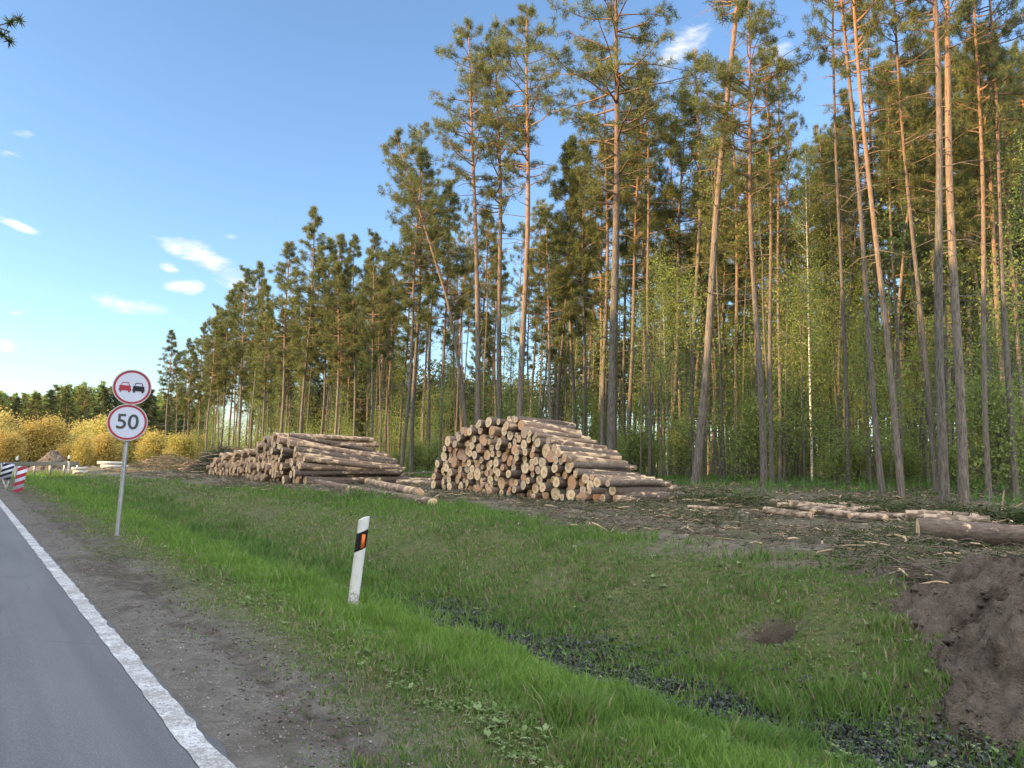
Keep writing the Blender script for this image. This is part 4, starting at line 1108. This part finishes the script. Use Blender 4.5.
D = rng.normal(size=(m, 3)) * [1, 1, .5]; D /= np.linalg.norm(D, axis=1, keepdims=True)
cards(mb, C[i] + rng.normal(0, .12, (m, 3)) * [1, 1, .25], D, .12, .009, 1, rng.random(m))
obj('logging_debris', mb.mesh('logging_debris', [MT['twig'], MT['needle_dark'], MT['chip']], tint=True), kind='stuff',
    label='scattered twigs, chips and conifer sprigs covering the clearing', cat='debris')
# clods and pebbles on the verge
def clods(name, u, v, size, mslot, label, cat):
    n_ = len(u); z = ground(u, v); mb = MB()
    base = np.array([[1, 0, 0], [-1, 0, 0], [0, 1, 0], [0, -1, 0], [0, 0, .7], [0, 0, -.6]], float)
    V = base[None] * size[:, None, None] * rng.uniform(.6, 1.3, (n_, 6, 1)); th = rng.uniform(0, 6.28, n_)
    x = V[..., 0] * np.cos(th)[:, None] - V[..., 1] * np.sin(th)[:, None]; y = V[..., 0] * np.sin(th)[:, None] + V[..., 1] * np.cos(th)[:, None]
    C = np.stack([u * NV.x + v * TV.x, u * NV.y + v * TV.y, z + size * .2], -1)
    V = np.stack([x, y, V[..., 2]], -1) + C[:, None]
    f = np.array([[0, 2, 4], [2, 1, 4], [1, 3, 4], [3, 0, 4], [2, 0, 5], [1, 2, 5], [3, 1, 5], [0, 3, 5]])
    mb.add(V.reshape(-1, 3), (np.arange(n_)[:, None, None] * 6 + f[None]).reshape(-1, 3))
    obj(name, mb.mesh(name, [mslot]), kind='stuff', label=label, cat=cat)
n_ = 9000; u = np.concatenate([rng.normal(1.95, .3, n_ - 2600), rng.normal(8.4, .9, 1800), rng.normal(5.7, .4, 800)])
v = np.concatenate([-1 + 26 * rng.random(n_ - 2600) ** 1.6, rng.normal(3.3, 1.3, 1800), rng.normal(2.05, .5, 800)])
k = (u > 1.27) & (vnoise(u, v, 1.4, 101) > .42); clods('soil_clods', u[k], v[k], rng.uniform(.003, .013, k.sum()) * np.where(u[k] > 5, 2.2, 1), MT['soil'], 'small soil clods along the verge and the churned bank', 'clods')

MT['gravel'] = m_plain('gravel_stone', (.22, .205, .185), .85, .5, 9)
N_ = 16000; vg_ = -1.5 + 16 * rng.random(N_) ** 1.8; ug_ = 1.22 + 1.25 * rng.random(N_) ** 1.2
k = vnoise(ug_, vg_, 2.2, 161) > rng.uniform(.25, .65, N_); clods('verge_gravel', ug_[k], vg_[k], rng.uniform(.0025, .009, k.sum()) * (1 + .9 * (rng.random(k.sum()) < .04)), MT['gravel'], 'small grey stones scattered on the road shoulder', 'gravel')
# ------------------------------------------------------------------ grass
def grass_field():
    N = 700000
    th = rng.uniform(radians(-47), radians(50), N); d = np.exp(rng.uniform(np.log(2.6), np.log(62), N))
    x = d * np.sin(th); y = d * np.cos(th); u = x * NV.x + y * NV.y; v = x * TV.x + y * TV.y
    g = grass_mask(u, v)
    lush = vnoise(u, v, .8, 111, 3); k = (u > 1.3) & (rng.random(N) < g * (.35 + .8 * lush) * 1.3)
    x, y, u, v, d, lush = x[k], y[k], u[k], v[k], d[k], lush[k]; n_ = len(u); z = ground(u, v)
    hn = vnoise(u, v, 1.5, 121, 3)
    zone_h = .22 + .78 * sstep(u, 2.3, 3.5); zone_h = zone_h * (1 - .55 * np.exp(-((u - 6.9) / 1.3) ** 4)) * (1 - .4 * np.exp(-((u - 4.4) / .5) ** 2))
    hn = hn + .55 * sstep(vnoise(u, v, 2.3, 171, 2), .66, .82) + .35 * (rng.random(n_) < .012)
    h = (.045 + .12 * hn ** 1.5 * 1.6) * rng.uniform(.5, 1.35, n_) * zone_h * (1 + .25 * sstep(d, 8, 30))
    w = .0022 * (1 + d / 4.2) * rng.uniform(.7, 1.4, n_)
    a = rng.uniform(0, 6.28, n_); px, py = np.cos(a), np.sin(a)
    la = rng.uniform(0, 6.28, n_); ls = h * rng.uniform(.15, .8, n_); lx, ly = np.cos(la) * ls, np.sin(la) * ls
    b = np.stack([x, y, z - .01], -1)
    W_ = np.stack([px * w, py * w, px * 0], -1); Ld = np.stack([lx, ly, px * 0], -1); Hh = np.stack([px * 0, px * 0, h], -1)
    V = np.stack([b - W_, b + W_, b + W_ * .75 + Ld * .35 + Hh * .6, b - W_ * .75 + Ld * .35 + Hh * .6, b + Ld + Hh], 1)
    base = np.arange(n_)[:, None] * 5
    patch = sstep(vnoise(u, v, .45, 131, 3), .35, .65)
    strip = np.exp(-((u - 3.7) / .9) ** 2) * .5
    t = np.clip(rng.uniform(0, .45, n_) + .35 * patch + strip - .02 * np.exp(-((u - 6.8) / 1.1) ** 2), 0, 1)
    mb = MB(); mb.v.append(V.reshape(-1, 3)); mb.tint.append(np.repeat(t, 5)); mb.n = n_ * 5
    q = base + np.array([[0, 1, 2, 3]]); tr = np.concatenate([base + np.array([[3, 2, 4]]), np.full((n_, 1), -1)], 1)
    dry = (rng.random(n_) < .04 + .30 * np.exp(-((u - 6.9) / 1.2) ** 2) + .3 * (1 - sstep(u, 2.4, 3.2))).astype(np.int32)
    mb.f += [q, tr]; mb.m += [dry, dry]
    print('blades', n_)
    obj('verge_grass', mb.mesh('verge_grass', [MT['grass'], make_leaf('dry_grass', (.20, .175, .10), (.36, .32, .20), (.2, .18, .1), .2)], tint=True), kind='stuff', label='green spring grass on the verge, ditch and bank', cat='grass')
    # broad-leaved weeds
    N = 75000; th = rng.uniform(radians(-45), radians(50), N); d = np.exp(rng.uniform(np.log(2.6), np.log(26), N))
    x = d * np.sin(th); y = d * np.cos(th); u = x * NV.x + y * NV.y; v = x * TV.x + y * TV.y
    zz = np.exp(-((u - 4.9) / .7) ** 2) + 1.0 * np.exp(-((u - 2.75) / .4) ** 2) + .35 * np.exp(-((u - 7.2) / .9) ** 2) + .06
    k = (rng.random(N) < zz * sstep(vnoise(u, v, 1.8, 141), .30, .6)) & (u > 2.4) & (u < 9.5); u, v, d = u[k], v[k], d[k]; n_ = len(u)
    mb = MB(); Cn = []; 
    nl = 7; U5 = np.repeat(u, nl); V5 = np.repeat(v, nl); dd = np.repeat(d, nl); m = len(U5); z = ground(U5, V5)
    a = rng.uniform(0, 6.28, m); L = rng.uniform(.012, .034, m) * np.repeat(rng.uniform(.5, 1.2, n_) + 1.2 * (rng.random(n_) < .05), nl); up = rng.uniform(.2, 1.1, m)
    D = np.stack([np.cos(a), np.sin(a), up], -1); D /= np.linalg.norm(D, axis=1, keepdims=True); S_ = np.stack([-np.sin(a), np.cos(a), 0 * a], -1)
    b = np.stack([U5 * NV.x + V5 * TV.x, U5 * NV.y + V5 * TV.y, z + .02], -1)
    Lc = L[:, None]; wv_ = (L * .28)[:, None]
    V = np.stack([b, b + D * Lc * .5 + S_ * wv_, b + D * Lc - [0, 0, .01], b + D * Lc * .5 - S_ * wv_], 1)
    mb.add(V.reshape(-1, 3), np.arange(m)[:, None] * 4 + np.arange(4)[None], 0, np.repeat(np.repeat(rng.random(n_), nl), 4))
    obj('verge_weeds', mb.mesh('verge_weeds', [MT['weed']], tint=True), kind='stuff', label='low broad-leaved weeds in the ditch and verge', cat='weeds')
    # last year's leaves in the ditch bottom
    N = 42000; v = -1 + 10.5 * rng.random(N) ** 1.2; u = rng.normal(4.95, .40, N) ; z = ground(u, v); C = np.stack([u * NV.x + v * TV.x, u * NV.y + v * TV.y, z + rng.uniform(.005, .035, N)], -1)
    mb = MB(); leafquads(mb, C, rng.uniform(.012, .03, N), 0, rng.random(N))
    obj('dead_leaves', mb.mesh('dead_leaves', [make_leaf('dead_leaf', (.025, .030, .028), (.14, .155, .145), (.045, .055, .045), .05)], tint=True), kind='stuff', label='dark dead leaves lining the ditch bottom', cat='leaves')
    # forest floor tufts
    N = 60000; v = rng.uniform(-15, 70, N); u = rng.uniform(17.5, 34, N); g = sstep(vnoise(u, v, .6, 151), .42, .7) * sstep(u, 17.5, 21)
    k = rng.random(N) < g; u, v = u[k], v[k]; z = ground(u, v); C = np.stack([u * NV.x + v * TV.x, u * NV.y + v * TV.y, z], -1)
    D = rng.normal(size=(len(u), 3)) * .45; D[:, 2] = 1; D /= np.linalg.norm(D, axis=1, keepdims=True)
    mb = MB(); cards(mb, C, D, rng.uniform(.15, .5, len(u)), .02, 0, rng.uniform(0, .6, len(u)))
    obj('forest_floor_plants', mb.mesh('forest_floor_plants', [MT['grass']], tint=True), kind='stuff', label='low green plants covering the forest floor', cat='undergrowth')
grass_field()

# ------------------------------------------------------------------ road furniture
def disc(mb, r0, r1, x, slot, n_=48):
    th = np.linspace(0, 2 * pi, n_, endpoint=False); a = np.stack([np.full(n_, x), r1 * np.cos(th), r1 * np.sin(th)], -1)
    if r0 <= 0:
        mb.add(np.concatenate([[[x, 0, 0]], a]), [[0, 1 + i, 1 + (i + 1) % n_] for i in range(n_)], slot)
    else:
        b = np.stack([np.full(n_, x), r0 * np.cos(th), r0 * np.sin(th)], -1)
        mb.add(np.concatenate([a, b]), [[i, (i + 1) % n_, n_ + (i + 1) % n_, n_ + i] for i in range(n_)], slot)
def ringband(mb, r, x0, x1, slot, n_=48):
    th = np.linspace(0, 2 * pi, n_, endpoint=False); a = np.stack([np.full(n_, x0), r * np.cos(th), r * np.sin(th)], -1); b = a.copy(); b[:, 0] = x1
    mb.add(np.concatenate([a, b]), [[i, (i + 1) % n_, n_ + (i + 1) % n_, n_ + i] for i in range(n_)], slot)
def road_sign():
    b = P(2.47, 15.35); b.z = gz(2.47, 15.35) - .05
    top = point_over(b, 133.4, 372)
    e = bpy.data.objects.new('road_sign', None); COL.objects.link(e); e.location = b
    ax = (top - b); Lp = ax.length
    # local X points toward the traffic (and the camera), Z along the pole
    zx = ax.normalized(); fx = Vector((CAM.x - b.x, CAM.y - b.y, 0)).normalized(); fx = (fx * .8 - TV * .2).normalized(); yv = zx.cross(fx).normalized(); fx = yv.cross(zx)
    Mx = Matrix((fx, yv, zx)).transposed(); e.rotation_mode = 'QUATERNION'; e.rotation_quaternion = Mx.to_quaternion()
    tag(e, 'steel pole carrying two round signs, no overtaking above a 50 limit', 'road sign')
    mb = MB(); mb.tube([[0, 0, 0], [0, 0, Lp * .5], [0, 0, Lp]], .038, 14); mb.tube([[0, 0, Lp - .01], [0, 0, Lp + .02]], .041, 14)
    obj('pole', mb.mesh('pole', [MT['steel']], True), e)
    # heights of the two disc centres along the pole
    def along(x, y): q = point_over(b, x, y) - b; return q.dot(zx), q.dot(yv)
    for (cx, cy, rad, tilt, kind) in ((132, 387.5, .328, 0, 'no_overtaking_disc'), (127.3, 422.5, .34, 0, 'speed_limit_disc')):
        h, side = along(cx, cy); x0 = .055
        mb = MB(); disc(mb, 0, rad, x0 - .004, 1); ringband(mb, rad, x0 - .012, x0 + .012, 1); disc(mb, rad - .018, rad, x0 + .012, 1)
        disc(mb, 0, rad - .052, x0 + .004, 0); disc(mb, rad - .054, rad - .016, x0 + .006, 2); ringband(mb, rad - .018, x0 + .004, x0 + .012, 1)
        o = obj(kind, mb.mesh(kind, [MT['white'], MT['signback'], MT['red']]), e); o.location = (0, side, h)
        clip = MB(); clip.box((.03, 0, .12), (.03, .12, .035)); clip.box((.03, 0, -.12), (.03, .12, .035)); obj('bracket', clip.mesh('bracket', [MT['steel']]), o)
        if kind == 'no_overtaking_disc':
            for cyy, mname, nm in ((-.115, 'red', 'red_car_emblem'), (.11, 'black', 'black_car_emblem')):
                # seen from the camera, +Y of the sign is to its left ; rear view of a car
                mb = MB(); X0, X1 = x0 + .006, x0 + .010
                def pr(poly): mb.prism([(cyy + p[0] * 1.08, p[1] * 1.15 - .02) for p in poly], X0, X1)
                pr([(-.088, -.01), (-.088, .03), (-.078, .042), (.078, .042), (.088, .03), (.088, -.01)])
                pr([(-.095, -.04), (-.095, -.012), (.095, -.012), (.095, -.04)])
                pr([(-.08, -.065), (-.08, -.042), (-.05, -.042), (-.05, -.065)]); pr([(.05, -.065), (.05, -.042), (.08, -.042), (.08, -.065)])
                pr([(-.068, .044), (-.052, .092), (-.043, .092), (-.057, .044)]); pr([(.068, .044), (.052, .092), (.043, .092), (.057, .044)])
                pr([(-.052, .084), (-.050, .093), (.050, .093), (.052, .084)])
                obj(nm, mb.mesh(nm, [MT[mname]]), o)
        else:
            cu = bpy.data.curves.new('numerals', 'FONT'); cu.body = '50'; cu.size = .385; cu.align_x = 'CENTER'; cu.align_y = 'CENTER'; cu.extrude = .002; cu.offset = .004
            cu.space_character = 1.0
            tmp = bpy.data.objects.new('tmp', cu); COL.objects.link(tmp); bpy.context.view_layer.update()
            dg = bpy.context.evaluated_depsgraph_get(); me = bpy.data.meshes.new_from_object(tmp.evaluated_get(dg)); bpy.data.objects.remove(tmp)
            me.name = 'numerals'; me.materials.clear(); me.materials.append(MT['charcoal'])
            # text x -> -Y? seen from +X looking to -X, right hand is +Y
            ys = [v_.co.copy() for v_ in me.vertices]
            for v_, c in zip(me.vertices, ys): v_.co = (c.z + x0 + .007, c.x, c.y)
            me.update(); obj('numerals', me, o)
    return e
road_sign()

def delineator():
    b = P(3.55, 7.60); b.z = gz(3.55, 7.6) - .04
    top = point_over(b, 364.5, 516)
    e = bpy.data.objects.new('delineator_post', None); COL.objects.link(e); e.location = b
    zx = (top - b).normalized(); H = (top - b).length
    fx = (-TV * .75 + Vector((-b.x, -b.y, 0)).normalized() * .5).normalized(); yv = zx.cross(fx).normalized(); fx = yv.cross(zx)
    e.rotation_mode = 'QUATERNION'; e.rotation_quaternion = Matrix((fx, yv, zx)).transposed().to_quaternion()
    tag(e, 'white plastic delineator post with black band and orange reflector', 'post')
    # section: rounded triangle front, 12 cm wide
    sec = [(-.06, .0), (-.052, .022), (-.03, .036), (0, .041), (.03, .036), (.052, .022), (.06, 0), (.045, -.018), (0, -.024), (-.045, -.018)]
    def solid(z0f, z1f, k=1.0, slot=0, mb=None):
        mb = mb or MB(); n_ = len(sec); lo = [[p[1] * k, p[0] * k, z0f(p[0])] for p in sec]; hi = [[p[1] * k, p[0] * k, z1f(p[0])] for p in sec]
        mb.add(lo + hi, [[i, (i + 1) % n_, n_ + (i + 1) % n_, n_ + i] for i in range(n_)], slot)
        for rg in (lo, hi): c = np.mean(rg, 0); mb.add([list(c)] + rg, [[0, 1 + i, 1 + (i + 1) % n_] for i in range(n_)], slot)
        return mb
    sl = .55
    obj('body', solid(lambda y: -.12, lambda y: H - .035 + min(0.035, max(-.03, y * .6 + .02))).mesh('body', [MT['postwhite']]), e)
    bd = obj('black_band', solid(lambda y: H - .38 + y * sl + .02, lambda y: H - .18 + y * sl + .02, 1.04).mesh('black_band', [MT['black']]), e)
    mb = MB(); mb.box((.0455, .008, H - .268), (.007, .036, .15)); obj('reflector', mb.mesh('reflector', [MT['orange']]), bd)
delineator()

def panel_striped(x, y0, y1, wpx, u0, ca, cb, label, dirn, stripes, name, flip=1):
    b = PG(*col_at(x, u0, y1 + 3)); h = .98; fx = Vector((-b.x, -b.y, 0)).normalized(); yv = Vector((0, 0, 1)).cross(fx)
    e = bpy.data.objects.new(name, None); COL.objects.link(e); e.location = b
    e.rotation_mode = 'QUATERNION'; e.rotation_quaternion = Matrix((fx, yv, Vector((0, 0, 1)))).transposed().to_quaternion() @ Quaternion((1, 0, 0), dirn)
    tag(e, label, 'road sign'); return e
def stripes_on(e, w, h, zc, ca, cb, n_, slope):
    """board of width w and height h with slanting stripes cut exactly to its outline"""
    mb = MB(); mb.box((0, 0, zc), (.03, w, h)); bd = obj('board', mb.mesh('board', [MT[ca]]), e)
    mb = MB(); pitch = (h + abs(slope) * w) / n_
    for k in range(-1, n_ + 2):
        z0 = zc - h / 2 - abs(slope) * w / 2 + (k + .25) * pitch; z1 = z0 + pitch * .5
        pol = [(-w / 2, z0 - slope * w / 2), (w / 2, z0 + slope * w / 2), (w / 2, z1 + slope * w / 2), (-w / 2, z1 - slope * w / 2)]
        # clip to board vertically
        def clip(pl, lim, keep_above):
            out = []
            for i in range(len(pl)):
                a, b2 = pl[i], pl[(i + 1) % len(pl)]; ia = (a[1] >= lim) == keep_above; ib = (b2[1] >= lim) == keep_above
                if ia: out.append(a)
                if ia != ib: t = (lim - a[1]) / (b2[1] - a[1]); out.append((a[0] + t * (b2[0] - a[0]), lim))
            return out
        pol = clip(pol, zc - h / 2 + .002, True)
        if len(pol) > 2: pol = clip(pol, zc + h / 2 - .002, False)
        if len(pol) > 2: mb.prism(pol, .0152, .019)
    obj('stripes', mb.mesh('stripes', [MT[cb]]), bd)
def barrier_boards():
    e = bpy.data.objects.new('striped_marker_board', None); COL.objects.link(e)
    b = PG(1.85, 32.2); e.location = b; fx = Vector((-b.x, -b.y, 0)).normalized(); yv = Vector((0, 0, 1)).cross(fx)
    e.rotation_mode = 'QUATERNION'; e.rotation_quaternion = Matrix((fx, yv, Vector((0, 0, 1)))).transposed().to_quaternion() @ Quaternion((1, 0, 0), -.12)
    tag(e, 'red and white striped marker board standing beside the road', 'marker board')
    stripes_on(e, .30, .92, .50, 'white', 'red', 4, .55)
    mb = MB(); mb.tube([[-.035, 0, -.1], [-.035, 0, .9]], .02, 8); obj('post', mb.mesh('post', [MT['steel']]), e)
    e = bpy.data.objects.new('chevron_board', None); COL.objects.link(e)
    b = PG(1.35, 34.0); b = P(1.5, 34.6, 0); e.location = b
    e.rotation_mode = 'QUATERNION'; e.rotation_quaternion = Matrix((fx, yv, Vector((0, 0, 1)))).transposed().to_quaternion() @ Quaternion((1, 0, 0), -.15)
    tag(e, 'black and white striped board leaning behind the red striped one', 'marker board')
    stripes_on(e, .36, .62, .68, 'white', 'black', 4, .6)
    mb = MB(); mb.tube([[-.03, -.25, .95], [-.03, -.06, .35], [-.03, .12, .05]], .025, 8); mb.tube([[-.03, .2, .95], [-.03, .12, .0]], .022, 8); obj('frame', mb.mesh('frame', [MT['postwhite']]), e)
barrier_boards()

def guardrail():
    A = CAM + px_ray(-60, 470) * 1.0
    def at(x, d, y=470): r = px_ray(x, y); r = Vector((r.x, r.y, 0)).normalized(); return Vector((r.x * d, r.y * d, 0))
    p0, p1 = at(-70, 44), at(78, 60)
    e = bpy.data.objects.new('guardrail', None); COL.objects.link(e); zb = .1; e.location = (p0.x, p0.y, zb)
    d = p1 - p0; L = d.length; d.normalize(); e.rotation_euler.z = atan2(d.y, d.x)
    tag(e, 'long steel guardrail at the far end of the grass strip', 'guardrail')
    mb = MB(); mb.prism([(-.02, .50), (.03, .55), (-.02, .60), (.03, .68), (-.02, .75), (-.035, .75), (.012, .68), (-.035, .60), (.012, .55), (-.035, .50)], 0, L); obj('rail', mb.mesh('rail', [MT['steel']]), e)
    n_ = int(L / 2)
    me = None
    for k in range(n_ + 1):
        if me is None:
            mb = MB(); mb.box((0, .06, .3), (.06, .1, .85)); me = mb.mesh('post', [MT['steel']])
        o = obj('post', me, e); o.location = (k * L / n_, 0, 0)
    # pale kerb blocks below it
    r1 = P(2.0, 58)
    for (x, dd, lab) in ((68, 58, 'white marker post at the right end of the guardrail'), (16, 52, 'white marker post standing behind the guardrail, further left')):
        q = at(x, dd); t = bpy.data.objects.new('marker_post', None); COL.objects.link(t); t.location = (q.x, q.y, gz(*uv_of(q)))
        mb = MB(); mb.tube([[0, 0, -.1], [0, 0, .5], [0, 0, 1.15], [.02, 0, 1.25]], [.07, .07, .07, .04], 8); obj('body', mb.mesh('body', [MT['postwhite']]), t)
        mb = MB(); mb.tube([[0, 0, .85], [0, 0, 1.02]], .073, 8); obj('black_band', mb.mesh('black_band', [MT['black']]), t); tag(t, lab, 'post', 'far marker posts')
    for (x, dd, sx, sz, lab) in ((113, 66, 2.0, .5, 'long pale stack of sawn boards behind the sign pole'), (80, 58, .9, .4, 'small pale concrete block right of the guardrail end')):
        q = at(x, dd); zq = gz(*uv_of(q)); mb = MB(); R = np.random.default_rng(int(x))
        ly = 5 if sx > 2 else 2
        for k in range(ly):
            mb.box((R.normal(0, .05), R.normal(0, .03), sz * (k + .5) / ly), (sx * R.uniform(.94, 1), .9, sz / ly * .86))
        for s in (-.35, .35): mb.box((s * sx, 0, -.03), (.12, 1, .16))
        o = obj('board_stack' if sx > 2 else 'concrete_block', mb.mesh('boards', [MT['concrete']])); o.location = (q.x, q.y, zq); o.rotation_euler.z = .45
        tag(o, lab, 'board stack' if sx > 2 else 'concrete block')
guardrail()
